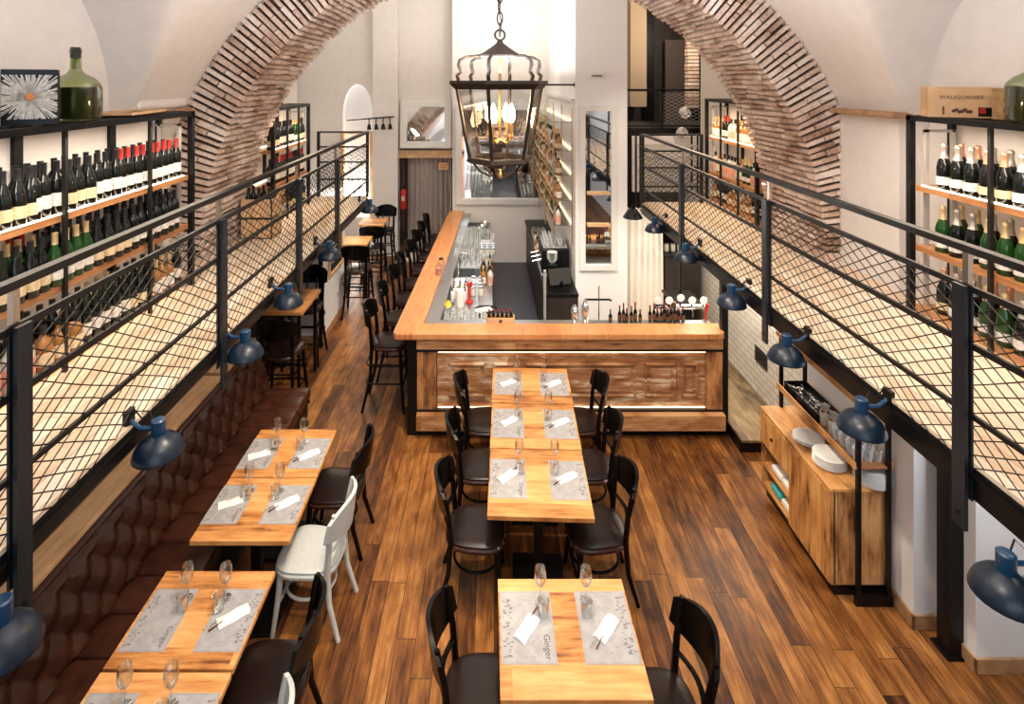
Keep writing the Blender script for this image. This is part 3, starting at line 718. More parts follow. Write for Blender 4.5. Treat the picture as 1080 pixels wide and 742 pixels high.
# the long row in the middle, seen slightly turned
ang = -.038
def rowpt(x, y):  # row-local: x across from row centre, y along
    return (.38 + .038 * (y - 3.9) + x, y)
TT = []
c3 = table('dining_table', 'oak dining table in the middle row, nearest of the three pushed together', .765, .725, rowpt(0, 4.265), ang, 'oak tables of the middle row')
c2 = table('dining_table', 'oak dining table in the middle row, second of the three pushed together', .775, .65, rowpt(0, 4.957), ang, 'oak tables of the middle row')
c1 = table('dining_table', 'oak dining table in the middle row, touching the bar front end', .79, .655, rowpt(0, 5.613), ang, 'oak tables of the middle row')
cn = table('dining_table', 'single oak dining table nearest the camera in the centre aisle', .77, .68, (.45, 3.09), 0, 'oak tables in the centre')
l1 = table('dining_table', 'oak table by the banquette, farthest of the left tables', .675, .598, (-1.675, 4.60), 0, 'oak tables along the banquette')
l2 = table('dining_table', 'oak table by the banquette, pushed against the farthest left table', .675, .598, (-1.672, 4.0), 0, 'oak tables along the banquette')
l3 = table('dining_table', 'oak table by the banquette, in the middle of the left row after the gap', .69, .59, (-1.685, 3.19), 0, 'oak tables along the banquette')
l4 = table('dining_table', 'oak table by the banquette, cut by the bottom left picture edge', .69, .59, (-1.685, 2.595), 0, 'oak tables along the banquette')
# ---------------- place settings
PM = {}
def placemat(loc, rz, w, d, label):
    if 'm' not in PM:
        pm = MB().bbox(-.15, .15, -.21, .21, 0, .0012, .0004)
        for x0, x1, y0, y1 in ((-.143, .143, .2025, .2035), (-.143, .143, -.2035, -.2025), (-.1435, -.1425, -.203, .203), (.1425, .1435, -.203, .203)): pm.box(x0, x1, y0, y1, .0012, .0015, mi=1)
        q = random.Random(2)
        for k in range(46):
            x = -q.uniform(.085, .132); y = q.uniform(-.18, .16); s = q.uniform(.003, .010)
            pm.box(x - s, x + s, y - s * .4, y + s * .4, .0012, .0015, mi=1)
        for k in range(50):
            x = q.uniform(-.08, .08); y = q.uniform(-.18, .18); pm.box(x - q.uniform(.003, .012), x + .004, y - .0008, y + .0008, .0012, .0015, mi=1)
        o = pm.build('placemat', [M['mat'], M['inkl']], None)
        text('lettering', 'Ginger', .05, M['ink'], o, (.105, -.12, .0013), (0, 0, -PI / 2), .0002)
        PM['m'] = o; o.location = loc; o.rotation_euler = (0, 0, rz); tag(o, label, 'placemat'); 
    else: o = dup(PM['m'], loc, rz, label)
    o.scale = (w / .30, d / .42, 1); o['category'] = 'placemat'; o['group'] = 'printed paper placemats on the tables'
    return o
def napkin(loc, rz, label):
    if 'n' not in PM:
        o = T('napkin_roll', label, 'napkin', loc, rz)
        def fn(a, b):
            x = (a - .5) * .078; y = (b - .5) * .17
            return (x, y, .004 + .012 * math.sin(PI * a) ** .6 + .003 * math.sin(b * 9 + a * 5))
        mb = MB().grid(10, 14, fn)
        mb.box(-.037, .037, -.084, .084, .0005, .004)
        mb.build('folded_napkin', M['napkin'], o, True)
        MB().tube([(-.010, .06, .017), (-.012, .10, .012), (-.014, .135, .008)], [.003, .005, .007], 6, flat=.5).build('knife_handle', M['cork'], o, True)
        mb = MB().tube([(.010, .06, .017), (.012, .10, .012), (.015, .128, .008)], [.0025, .003, .006], 6, flat=.4)
        for q in (-1, 0, 1): mb.tube([(.015 + q * .004, .125, .008), (.016 + q * .005, .155, .006)], .0012, 4)
        mb.build('fork', M['chrome'], o, True)
        PM['n'] = o
    else: o = dup(PM['n'], loc, rz, label)
    o['group'] = 'white napkins with cutlery on the placemats'
    return o
WG = [(.001, .002), (.032, .0022), (.034, .001), (.033, .004), (.006, .010), (.0035, .02), (.0032, .085), (.006, .095), (.022, .108), (.033, .13), (.036, .155), (.034, .185), (.030, .205), (.0285, .205), (.032, .185), (.034, .155), (.031, .131), (.02, .110), (.004, .100)]
TG = [(.001, .001), (.028, .001), (.030, .004), (.035, .09), (.0335, .09), (.0285, .006), (.001, .005)]
def glass(kind, loc, label):
    if kind not in PM:
        o = MB().lathe(WG if kind == 'wine_glass' else TG, 18, cap=False).build(kind, M['glass'], None, True); PM[kind] = o; o.location = loc
        tag(o, label, 'glass')
    else: o = dup(PM[kind], loc, 0, label)
    o['group'] = 'wine glasses on the tables' if kind == 'wine_glass' else 'water tumblers on the tables'
    return o
def setting(tx, ty, side, rz, mw, md, dx, where, nrz, z=.75, seed=0, full=True, gl=True):
    """side -1 = diner at the left, +1 at the right; glasses towards the table centre and away from the camera"""
    q = random.Random(seed); sname = 'left' if side < 0 else 'right'
    c, s = math.cos(rz), math.sin(rz)
    def P(x, y, zz): return (tx + x * c - y * s, ty + x * s + y * c, zz)
    placemat(P(side * dx, 0, z + .0004), rz + (PI if side > 0 else 0), mw, md, 'printed grey placemat, %s side of %s' % (sname, where))
    if full: napkin(P(side * dx + q.uniform(-.01, .01), q.uniform(-.03, .02), z + .0016), nrz, 'white napkin with cutlery, %s side of %s' % (sname, where))
    if gl:
        glass('wine_glass', P(side * (dx - .09), md * .33, z + .002), 'stemmed wine glass, %s side of %s' % (sname, where))
        glass('water_tumbler', P(side * (dx - .10), md * .14, z + .002), 'clear water tumbler, %s side of %s' % (sname, where))
for tb, wh, sd in ((c3, 'the nearest middle-row table', 1), (c2, 'the second middle-row table', 2), (c1, 'the middle-row table by the bar', 3)):
    for s_ in (-1, 1):
        setting(tb.location.x, tb.location.y + .02, s_, ang, .28, .42, .232, wh, -PI / 2 + (.65 if s_ < 0 else .6) + random.Random(sd * 3 + s_).uniform(-.15, .1) + PI * (0 if s_ < 0 else 1), seed=sd)
for s_ in (-1, 1): setting(.45, 3.13, s_, 0, .30, .42, .225, 'the single table nearest the camera', -.62 if s_ < 0 else PI - .70, seed=7)
for (y, wh, sd) in ((4.58, 'the farthest table by the banquette', 4), (4.03, 'the second table by the banquette', 5), (3.17, 'the third table by the banquette', 6), (2.60, 'the bottom left table', 8)):
    for s_ in (-1, 1):
        setting(-1.68, y, s_, 0, .255, .37, .205, wh, -1.02 + .1 * s_ + (PI if s_ > 0 else 0), seed=sd, full=not (sd == 6 and s_ < 0))

M['seatrim'] = simple('dark_mahogany_rim', (.035, .012, .008), .22, coat=.3)
# ================================================================== CHAIRS
def arc(p0, p1, bulge, n=8):
    """points from p0 to p1 bowed by vector bulge"""
    p0, p1, b = Vector(p0), Vector(p1), Vector(bulge)
    return [p0.lerp(p1, k / n) + b * math.sin(PI * k / n) for k in range(n + 1)]
def seatpoly(w0, w1, d, n=40):
    """rounded seat outline, front at -y; w0 front half width, w1 back half width"""
    pts = []
    for k in range(n):
        a = 2 * PI * k / n; c, s = math.cos(a), math.sin(a)
        e = .62
        x = math.copysign(abs(c) ** e, c); y = math.copysign(abs(s) ** e, s)
        w_ = w0 + (w1 - w0) * (y + 1) / 2
        pts.append((x * w_, y * d))
    return pts
def padded(mb, poly, z0, z1, dome=.012, edge=.012):
    n = len(poly); rings = [(1 - edge / .2, z0), (1., z0 + (z1 - z0) * .35), (1., z0 + (z1 - z0) * .7), (1 - edge / .2, z1), (.7, z1 + dome * .6), (.35, z1 + dome), (.02, z1 + dome * 1.05)]
    vs = []; fs = []
    for s_, z in rings:
        vs += [(x * s_, y * s_, z) for x, y in poly]
    for i in range(len(rings) - 1):
        for k in range(n): fs.append((i * n + k, i * n + (k + 1) % n, (i + 1) * n + (k + 1) % n, (i + 1) * n + k))
    fs.append(tuple(range(n - 1, -1, -1))); fs.append(tuple((len(rings) - 1) * n + k for k in range(n)))
    return mb.add(vs, fs)
def chair(name, label, loc, rz, group, wood='blackwood', seat='seatbrown', h=.46, bar=False, backh=.42, lower=True):
    """faces -y; backrest at +y"""
    t = T(name, label, 'stool' if bar else 'chair', (*loc, 0), rz, group); W = M[wood]
    hw, hd = .215, .218
    padded(MB(), seatpoly(hw + .005, hw - .025, hd), h - .022, h + .006, .014 if seat == 'seatbrown' else .002).build('seat', M[seat], t, True)
    r = [(x * .97, y * .97, h - .035) for x, y in seatpoly(hw + .005, hw - .025, hd)]
    MB().tube(r, .021, 8, closed=True, flat=.8).build('seat_frame', M['seatrim'] if wood == 'blackwood' else W, t, True)
    sp = .03 if not bar else .05
    for s in (-1, 1):
        MB().tube([(s * .165, -.155, h - .03), (s * (.17 + sp * .5), -.17, h * .5), (s * (.175 + sp), -.19 - sp * .3, 0)], [.023, .020, .015], 8).build('leg', W, t, True)
        # rear leg runs up into the back post
        pts = [(s * (.17 + sp * .6), .235 + sp, 0), (s * .172, .195, h * .5), (s * .165, .178, h), (s * .170, .195, h + backh * .45), (s * .182, .225, h + backh * .82), (s * .185, .235, h + backh * .95)]
        MB().tube(pts, [.016, .019, .022, .020, .018, .014], 8).build('leg', W, t, True)
    # curved solid top panel
    zt0, zt1 = h + backh * .46, h + backh + .01
    mb = MB(); n = 14
    vs = []; fs = []
    for i in range(n + 1):
        a = i / n; x = (a - .5) * .46; y = .185 + .095 * math.sin(PI * a); 
        lo = zt0 + .035 * (abs(a - .5) * 2) ** 3; hi = zt1 - .07 * (abs(a - .5) * 2) ** 2.6
        ty = .03
        vs += [(x, y - .011, lo), (x, y + .011, lo), (x, y + .013 + ty, hi), (x, y - .013 + ty, hi)]
    for i in range(n):
        for k in range(4): fs.append((i * 4 + k, i * 4 + (k + 1) % 4, i * 4 + 4 + (k + 1) % 4, i * 4 + 4 + k))
    fs += [(3, 2, 1, 0), tuple(n * 4 + k for k in range(4))]
    mb.add(vs, fs).build('backrest', W, t, True)
    if lower:
        MB().tube(arc((-.168, .188, h + backh * .27), (.168, .188, h + backh * .27), (0, .045, 0)), .010, 6, flat=1.6).build('back_rail', W, t, True)
    if bar:
        for x in (-.06, .06):
            MB().tube([(x, .17, h), (x * 1.1, .225, h + backh * .3), (x * 1.15, .255, h + backh * .62)], .012, 6, flat=.5).build('back_slat', M['rail'] if wood == 'blackwood' else W, t, True)
    # stretchers
    zz = h * .52
    st = MB()
    if not bar:
        rr = [(.165 * math.cos(a), -.005 + .165 * math.sin(a) * 1.05, zz) for a in [2 * PI * k / 24 for k in range(24)]]
        st.tube(rr, .011, 6, closed=True)
        st.tube([(-.185, -.178, h * .42), (.185, -.178, h * .42)], .013, 6)
        for s in (-1, 1):
            st.tube(arc((s * .172, -.155, h * .62), (s * .05, -.20, h - .045), (s * .01, -.01, .035)), .008, 6)
    else:
        for z in (.30, .52):
            st.tube([(-.205, -.185, z), (.205, -.185, z)], .011, 6); st.tube([(-.19, .235, z + .05), (.19, .235, z + .05)], .010, 6)
            for s in (-1, 1): st.tube([(s * .205, -.185, z + .03), (s * .19, .23, z + .03)], .010, 6)
    st.build('stretcher', W, t, True)
    return t
def put(proto, loc, rz, label, group=None): return dup(proto, (*loc, 0), rz, label, group)
# black padded chairs round the middle row.  faces -y at rz=0; facing +x -> rz=+90deg ; facing -x -> -90deg
FPX, FNX = PI / 2, -PI / 2
g = 'black chairs with brown seats in the middle row'
bk = chair('dining_chair', 'black bentwood chair, right side of middle row, nearest the camera', (.83, 4.20), FNX + .06, g)
put(bk, (.88, 4.88), FNX - .03, 'black bentwood chair, right side of middle row, second from the camera', g)
put(bk, (.90, 5.52), FNX + .02, 'black bentwood chair, right side of middle row, beside the bar front', g)
put(bk, (-.085, 4.20), FPX - .04, 'black bentwood chair, left side of middle row, nearest the camera', g)
put(bk, (-.055, 4.88), FPX + .05, 'black bentwood chair, left side of middle row, second from the camera', g)
put(bk, (-.02, 5.52), FPX, 'black bentwood chair, left side of middle row, beside the bar front', g)
g = 'black chairs at the single near table'
put(bk, (.92, 2.98), FNX + .12, 'black bentwood chair at the right of the single near table', g)
put(bk, (-.02, 3.06), FPX - .06, 'black bentwood chair at the left of the single near table', g)
put(bk, (-1.27, 4.62), FNX - .05, 'black bentwood chair at the farthest banquette table', 'black chairs opposite the banquette')
put(bk, (-1.25, 3.14), FNX + .06, 'black bentwood chair at the third banquette table', 'black chairs opposite the banquette')
wt = chair('dining_chair', 'grey white painted chair at the second banquette table', (-1.27, 3.99), FNX - .10, 'pale painted chairs opposite the banquette', 'whitewood', 'whitewood')
put(wt, (-1.24, 2.58), FNX + .02, 'grey white painted chair cut by the bottom picture edge', 'pale painted chairs opposite the banquette')
# bar stools
bs = chair('bar_stool', 'black high stool at the bar corner, nearest the camera', (-1.17, 6.58), FPX, 'black high stools along the bar', h=.76, bar=True, backh=.44, lower=False)
ords = ['second', 'third', 'fourth', 'fifth', 'sixth', 'seventh', 'last']
for i in range(7):
    y = 7.22 + i * .62
    put(bs, (-1.17 + .045 * (y - 6.5), y), FPX + random.Random(i).uniform(-.1, .1), 'black high stool along the bar, %s from the near corner' % ords[i] if i < 6 else 'black high stool at the far end of the bar by the curtain', 'black high stools along the bar')
# ---------------- high tables at the left
def hightable(loc, w, d, label):
    t = T('high_table', label, 'table', (*loc, 0), 0, 'high oak tables at the left wall')
    MB().bbox(-w / 2, w / 2, -d / 2, d / 2, 1.03, 1.07, .004).build('tabletop', M['table'], t)
    for sx_ in (-1, 1):
        for sy in (-1, 1):
            MB().box(sx_ * (w / 2 - .06) - .018, sx_ * (w / 2 - .06) + .018, sy * (d / 2 - .06) - .018, sy * (d / 2 - .06) + .018, 0, 1.0).build('leg', M['black'], t)
    MB().box(-w / 2 + .06, w / 2 - .06, -.02, .02, .24, .27).build('foot_bar', M['black'], t)
    MB().box(-w / 2 + .04, w / 2 - .04, -d / 2 + .04, d / 2 - .04, 1.0, 1.03).build('under_frame', M['black'], t)
    return t
hightable((-2.50, 6.97), .56, .74, 'high oak table under the left gallery, nearest the banquette')
hightable((-2.30, 9.60), .50, .50, 'high oak table beyond the chalkboard wall, nearer of two')
hightable((-2.25, 10.88), .50, .55, 'high oak table beyond the chalkboard wall, by the back wall')
g = 'black high stools at the left high tables'
put(bs, (-2.36, 6.37), PI, 'black high stool with its back to the camera beside the banquette end', g)
put(bs, (-2.50, 7.60), 0, 'black high stool on the far side of the near high table', g)
put(bs, (-2.14, 9.12), PI, 'black high stool before the first far high table', g)
put(bs, (-2.12, 10.3), PI, 'black high stool between the two far high tables', g)
put(bs, (-2.15, 11.45), 0, 'black high stool between the last high table and back wall', g)
# ================================================================== BANQUETTE
t = T('banquette', 'long brown tufted leather banquette under the left gallery', 'bench', (-2.3, 4.0, 0))
ya, yb2 = -2.4, 2.06   # local y range (world 1.6 .. 6.06)
n = int((yb2 - ya) / .02)
def tuft(u, v):
    # v 0 bottom .. 1 top ; u along
    y = ya + (yb2 - ya) * u; zz = .47 + .52 * v
    x = -.13 - .15 * v
    cy, cz = .25, .235
    a = y / cy; b = (zz - .47) / cz
    # diamond lattice of buttons
    def dist(oa, ob):
        da = (a - oa) - round(a - oa); db = (b - ob) - round(b - ob); return math.hypot(da * cy, db * cz)
    d = min(dist(0, .5), dist(.5, 0))
    e1 = abs(((a + b) - .5) - round((a + b) - .5)); e2 = abs(((a - b) - .5) - round((a - b) - .5))
    crease = min(e1, e2)
    puff = .066 * min(1, d / .11) ** .6 * (1 - .35 * math.exp(-(crease / .08) ** 2))
    edge = min(1, v / .06, max(0, (.90 - v)) / .12)
    roll = .045 * math.sin(PI * min(1, max(0, (v - .86) / .14)))
    return (x + puff * max(.0, edge) + roll, y, zz)
mb = MB().grid(n, 44, tuft)
for k in range(int((yb2 - ya) / .25) + 2):
    for r_ in range(4):
        b_ = r_ if True else 0
        for (oa, ob) in ((0, .5), (.5, 0)):
            y = (math.floor(ya / .25) + k + oa) * .25; z = .47 + (r_ + ob) * .235; v = (z - .47) / .52
            if ya + .03 < y < yb2 - .03 and .03 < v < .95:
                mb.lathe([(.002, -.002), (.009, 0), (.007, .005), (.001, .007)], 8, M4=Matrix.Translation((-.13 - .15 * v + .004, y, z)) @ Matrix.Rotation(PI / 2, 4, 'Y'))
mb.build('tufted_back', M['leather'], t, True)
mb = MB(); k = ya
while k < yb2 - .02:
    k2 = min(k + .27, yb2); mb.bbox(-.14, .36, k + .004, k2 - .004, .37, .48, .022, 3); k = k2
mb.build('seat', M['leathers'], t, True)
MB().box(-.14, .32, ya, yb2, .04, .37).build('plinth', M['black'], t)
MB().box(-.56, -.29, ya, yb2, 0, .95).build('back_box', M['black'], t)
MB().bbox(-.56, -.245, ya, 1.28, .985, 1.02, .006).build('ledge', M['ledge'], t)
MB().bbox(-.56, -.245, 1.34, yb2, .985, 1.02, .006).build('ledge', M['ledge'], t)
# ================================================================== BAR
t = T('bar_counter', 'L shaped bar with thick wooden top and reclaimed panelled front', 'bar', (.8, 6.0, 0))
ox, oy = .8, 6.0
o_near = (-1.03, 5.93); o_far = (-.80, 11.55)
def lx(y, w): f = (y - 5.93) / (11.55 - 5.93); return -1.03 + .23 * f + w
poly = [(-.98, 5.93), (2.50, 5.93), (2.57, 5.965), (2.59, 6.03), (2.59, 6.20), (lx(6.2, .30), 6.20), (lx(11.55, .32), 11.55), (lx(11.55, .0), 11.55), (lx(6.02, 0), 6.0), (-1.015, 5.95)]
o = MB().prism([(x - ox, y - oy) for x, y in poly], 1.05, 1.12).build('counter_top', M['bartop'], t)
bv = o.modifiers.new('bevel', 'BEVEL'); bv.width = .012; bv.segments = 2
inn = [(2.55, 6.20), (2.55, 6.36), (lx(6.36, .46), 6.36), (lx(11.5, .46), 11.5), (lx(11.5, .315), 11.5), (lx(6.2, .30), 6.20)]
MB().prism([(x - ox, y - oy) for x, y in inn], 1.03, 1.085).build('steel_ledge', M['inox'], t)
def bx(mb, x0, x1, y0, y1, z0, z1, r=.004): return mb.bbox(x0 - ox, x1 - ox, y0 - oy, y1 - oy, z0, z1, r)
def part(nm, mat, *boxes):
    mb = MB()
    for b_ in boxes: bx(mb, *b_)
    return mb.build(nm, M[mat], t)
part('corner_post', 'black', (-.87, -.77, 5.97, 6.10, 0, 1.05)); part('corner_post', 'black', (2.565, 2.60, 5.97, 6.10, 0, 1.05))
part('top_rail', 'oldwood', (-.77, 2.565, 5.975, 6.02, .93, 1.05))
part('metal_strip', 'black', (-.77, 2.565, 5.97, 6.02, .905, .93), (-.77, 2.565, 5.97, 6.02, .255, .275))
part('led_strip', 'ledbar', (-.54, 2.38, 6.0, 6.015, .885, .90)); part('led_strip', 'ledlow', (-.54, 2.38, 6.0, 6.015, .28, .292))
part('stile', 'oldwoodv', (-.765, -.555, 5.98, 6.05, .275, .905)); part('stile', 'oldwoodv', (2.39, 2.56, 5.98, 6.05, .275, .905))
part('lower_plank', 'oldwood', (-.765, 2.56, 5.90, 6.02, .09, .255))
part('kick', 'black', (-.76, 2.56, 5.97, 6.06, 0, .09))
worn = plank_mat('worn_painted_wood', 'X', 'Z', .6, 7., [(.06, .022, .008), (.20, .08, .03), (.30, .13, .05), (.40, .20, .09), (.62, .48, .34)], rough=.5, gap=0., knots=.9)
M['worn'] = worn
d_ = part('door_panel', 'worn', (-.55, 2.385, 6.02, 6.05, .275, .905))
for x0, x1 in ((-.42, -.02), (.06, .30), (.40, 1.62), (1.72, 2.06), (2.12, 2.3)):
    z0, z1 = .40, .76
    mb = MB()
    for a in ((x0, x1, z0, z0 + .022), (x0, x1, z1 - .022, z1), (x0, x0 + .022, z0, z1), (x1 - .022, x1, z0, z1)):
        mb.bbox(a[0] - ox, a[1] - ox, 5.996 - oy, 6.024 - oy, a[2], a[3], .005)
    mb.bbox(x0 + .055 - ox, x1 - .055 - ox, 6.004 - oy, 6.024 - oy, z0 + .05, z1 - .05, .006)
    mb.build('raised_moulding', worn, d_)
# left side of the bar
sb = []
mb = MB(); vs = []
for x, y in ((lx(6.05, .17), 6.08), (lx(11.5, .17), 11.5), (lx(11.5, .21), 11.5), (lx(6.05, .21), 6.08)): vs.append((x - ox, y - oy))
mb.prism(vs, 0.06, 1.05).build('side_cladding', M['oldwoodv'], t)
MB().tube([(lx(y, .10) - ox, y - oy, .20) for y in (6.2, 8.0, 10., 11.4)], .016, 8).build('foot_rail', M['brass'], t, True)
# ---- worktops behind the bar
t = T('back_bar_unit', 'steel worktop unit along the inside of the long bar side', 'counter', (-.2, 8.9, 0))
MB().bbox(-.36, .27, -2.45, 2.6, .86, .90, .004).build('worktop', M['inox'], t)
MB().box(-.34, .25, -2.43, 2.58, .05, .86).build('body', M['inox'], t)
for k in range(8):
    MB().bbox(.25, .268, -2.4 + k * .62, -1.82 + k * .62, .1, .84, .004).build('door', M['inox'], t)
t = T('back_bar_unit', 'dark back counter below the bottle shelves of the white pillar', 'counter', (1.03, 9.5, 0))
MB().bbox(-.24, .225, -1.95, 2.1, .88, .92, .004).build('worktop', M['black'], t)
MB().box(-.21, .22, -1.93, 2.08, .0, .88).build('body', M['darkpanel'], t)
MB().bbox(-.26, -.225, -1.98, -1.93, 0, 1.25, .003).build('steel_edge', M['white_metal'], t)
MB().box(-.222, -.21, -1.6, 1.9, .80, .86).build('trim', M['cork'], t)
t = T('front_bar_unit', 'steel worktop unit behind the bar front', 'counter', (1.4, 6.62, 0))
MB().bbox(-.95, 1.15, -.24, .1, .84, .88, .004).build('worktop', M['inox'], t)
MB().box(-.93, 1.13, -.22, .08, .0, .84).build('body', M['inox'], t)

# clutter inside the bar: glasses, jars, tools
GP = {}
def gl2(kind, loc, label, grp):
    if kind not in GP:
        if kind == 'stem_glass':
            o = MB().lathe(WG, 10, cap=False).build(kind, M['glassb'], None, True)
        elif kind == 'tumbler': o = MB().lathe(TG, 10, cap=False).build(kind, M['glassb'], None, True)
        elif kind == 'steel_shaker':
            o = MB().lathe([(.03, 0), (.032, .004), (.043, .13), (.041, .135), (.036, .165), (.02, .185), (.018, .2), (.001, .2)], 16).build(kind, M['chrome'], None, True)
            MB().lathe([(.0365, .165), (.02, .187), (.019, .203), (.001, .204)], 16).build('cap', M['chrome'], o, True)
        elif kind == 'squeeze_bottle':
            o = MB().lathe([(.026, 0), (.028, .004), (.028, .13), (.02, .145), (.006, .16), (.003, .20)], 12).build(kind, M['pink'], None, True)
            MB().lathe([(.021, .144), (.007, .161), (.0035, .201)], 10).build('nozzle', M['capdark'], o, True)
        elif kind == 'bitters_bottle':
            o = MB().lathe([(.018, 0), (.02, .004), (.02, .075), (.008, .095), (.007, .125), (.009, .127), (.009, .14)], 10).build(kind, M['bottle'], None, True)
            MB().lathe([(.0215, .02), (.0215, .065)], 10, cap=False).build('label', M['cork'], o, True)
            MB().lathe([(.0085, .118), (.0095, .145)], 8).build('cap', M['capred'], o, True)
        elif kind == 'jar':
            o = MB().lathe([(.035, 0), (.038, .005), (.038, .09), (.03, .105), (.03, .12)], 12).build(kind, M['bottleclear'], None, True)
            MB().lathe([(.033, .103), (.033, .125)], 12).build('lid', M['chrome'], o, True)
        elif kind == 'plate':
            o = MB().lathe([(.001, .0), (.06, .0), (.115, .012), (.12, .016), (.117, .017), (.06, .005), (.001, .005)], 32, cap=False).build(kind, M['plate'], None, True)
        elif kind == 'bowl':
            o = MB().lathe([(.001, 0), (.04, 0), (.08, .04), (.095, .07), (.092, .07), (.076, .042), (.038, .006), (.001, .006)], 20, cap=False).build(kind, M['inox'], None, True)
        GP[kind] = o; o.location = loc; tag(o, label, {'stem_glass': 'glass', 'tumbler': 'glass', 'steel_shaker': 'shaker', 'squeeze_bottle': 'bottle', 'bitters_bottle': 'bottle', 'jar': 'jar', 'plate': 'plate', 'bowl': 'bowl'}[kind], grp)
        return o
    return dup(GP[kind], loc, random.uniform(0, 6), label, grp)
q = random.Random(21)
for i in range(5):
    for j in range(13): gl2('stem_glass', (-.50 + i * .085 + .012 * (j % 2), 9.35 + j * .085, .902), 'stemmed glass in the dense block on the steel worktop behind the bar', 'stemmed glasses on the back worktop')
for i in range(4):
    for j in range(5): gl2('tumbler', (-.50 + i * .085, 6.52 + j * .09, .902), 'tumbler standing on the steel worktop at the inner bar corner', 'tumblers at the inner bar corner')
for i in range(3):
    for j in range(4): gl2('squeeze_bottle', (-.46 + i * .08 + q.uniform(-.01, .01), 7.35 + j * .10, .902), 'pale squeeze bottle in the cluster behind the bar', 'squeeze bottles behind the bar')
for i in range(2):
    for j in range(4): gl2('jar', (-.20 + i * .11, 7.55 + j * .13, .902), 'jar with steel lid on the worktop behind the bar', 'jars behind the bar')
for j in range(3): gl2('bowl', (-.15 + .05 * j, 10.75 + j * .22, .902), 'steel bowl at the far end of the worktop behind the bar', 'steel bowls behind the bar')
for i in range(3):
    for j in range(5): gl2('tumbler', (-.13 + i * .085, 8.75 + j * .09, .902), 'tumbler on the steel worktop in the middle behind the bar', 'tumblers behind the bar')
for i in range(2):
    for j in range(5):
        bottle(['sb', 'bw', 'sc', 'bg', 'sa'][(i * 2 + j) % 5], (-.06 + i * .10, 7.95 + j * .10, .901), 'on the steel worktop inside the bar', 'on the steel worktop inside the bar')
for i in range(3):
    for j in range(3): gl2('jar', (-.10 + i * .1, 9.3 + j * .12, .902), 'jar with steel lid on the worktop beside the glasses block', 'jars beside the glasses block')
for i in range(4):
    for j in range(4): gl2('stem_glass', (-.50 + i * .09, 8.72 + j * .1, .902), 'stemmed glass on the steel worktop, nearer loose group', 'loose stemmed glasses behind the bar')
for i in range(2):
    for j in range(4): gl2('tumbler', (-.14 + .09 * i, 6.60 + .09 * j, .902), 'tumbler beside the round tray behind the bar', 'tumblers beside the round tray')
t = T('glass_washer_rack', 'pale plastic glass rack on the worktop behind the bar', 'rack', (-.08, 10.05, .902))
rk = MB().box(-.2, .2, -.2, -.19, 0, .1).box(-.2, .2, .19, .2, 0, .1).box(-.2, -.19, -.2, .2, 0, .1).box(.19, .2, -.2, .2, 0, .1)
for k in range(5): rk.box(-.2, .2, -.16 + k * .08, -.155 + k * .08, .0, .06).box(-.16 + k * .08, -.155 + k * .08, -.2, .2, 0, .06)
rk.build('grid', M['pink'], t)
for i in range(4):
    for j in range(4): gl2('stem_glass', (-.08 - .12 + i * .08, 10.05 - .12 + j * .08, .908), 'stemmed glass standing in the plastic glass rack', 'stemmed glasses in the plastic rack')
t = T('cutting_board', 'white cutting board on the worktop behind the bar', 'board', (-.02, 8.02, .902)); t.location = (-.42, 8.02, .902)
MB().bbox(-.1, .1, -.15, .15, 0, .015, .004).build('slab', M['pink'], t); MB().tube([(-.05, -.1, .02), (.0, .02, .02), (.02, .1, .02)], [.006, .01, .003], 6, flat=.3).build('knife', M['chrome'], t, True)
t = T('service_faucet', 'chrome arched faucet over the ice well behind the bar', 'faucet', (-.44, 8.4, .902))
MB().tube([(0, 0, 0), (0, 0, .25), (.05, 0, .32), (.13, 0, .30), (.15, 0, .22)], .012, 8).lathe([(.03, 0), (.03, .02)], 12).build('spout', M['chrome'], t, True)
# sink, juicer, board, hoses
t = T('ice_well', 'dark rectangular ice well sunk into the steel worktop', 'sink', (-.2, 8.4, .9))
MB().bbox(-.26, .24, -.20, .22, .0, .012, .003).build('rim', M['inox'], t)
MB().box(-.23, .21, -.17, .19, .0125, .015).build('basin', M['black'], t)
t = T('ice_well', 'long dark well at the far end of the steel worktop', 'sink', (-.2, 10.95, .9))
MB().bbox(-.28, .10, -.20, .45, .0, .012, .003).build('rim', M['inox'], t); MB().box(-.25, .07, -.17, .42, .0125, .015).build('basin', M['black'], t)
t = T('round_serving_tray', 'round black tray with a folded white cloth behind the bar', 'tray', (-.02, 7.02, .902))
MB().lathe([(.001, 0), (.15, 0), (.165, .02), (.16, .02), (.148, .006), (.001, .006)], 28, cap=False).build('dish', M['black'], t, True)
t2 = T('bar_towel', 'folded white bar towel lying on the round black tray', 'cloth', (-.04, 7.02, .912), .4)
MB().bbox(-.12, .10, -.05, .05, 0, .03, .012, 3).build('towel_cloth', M['napkin'], t2, True)
t = T('paper_roll', 'white paper roll leaning behind the bar counter', 'roll', (-.36, 7.18, .902))
MB().lathe([(.05, 0), (.055, .01), (.055, .22), (.05, .225), (.015, .225)], 16).build('paper', M['napkin'], t, True)
MB().lathe([(.014, .222), (.014, .227)], 10).build('core', M['cork'], t, True)
t = T('fruit_bowl', 'small steel bowl beside the bar ledge behind the counter', 'bowl', (-.52, 7.1, .902))
MB().lathe([(.001, 0), (.04, 0), (.085, .05), (.09, .06), (.085, .058), (.038, .006), (.001, .006)], 20, cap=False).build('dish', M['inox'], t, True)
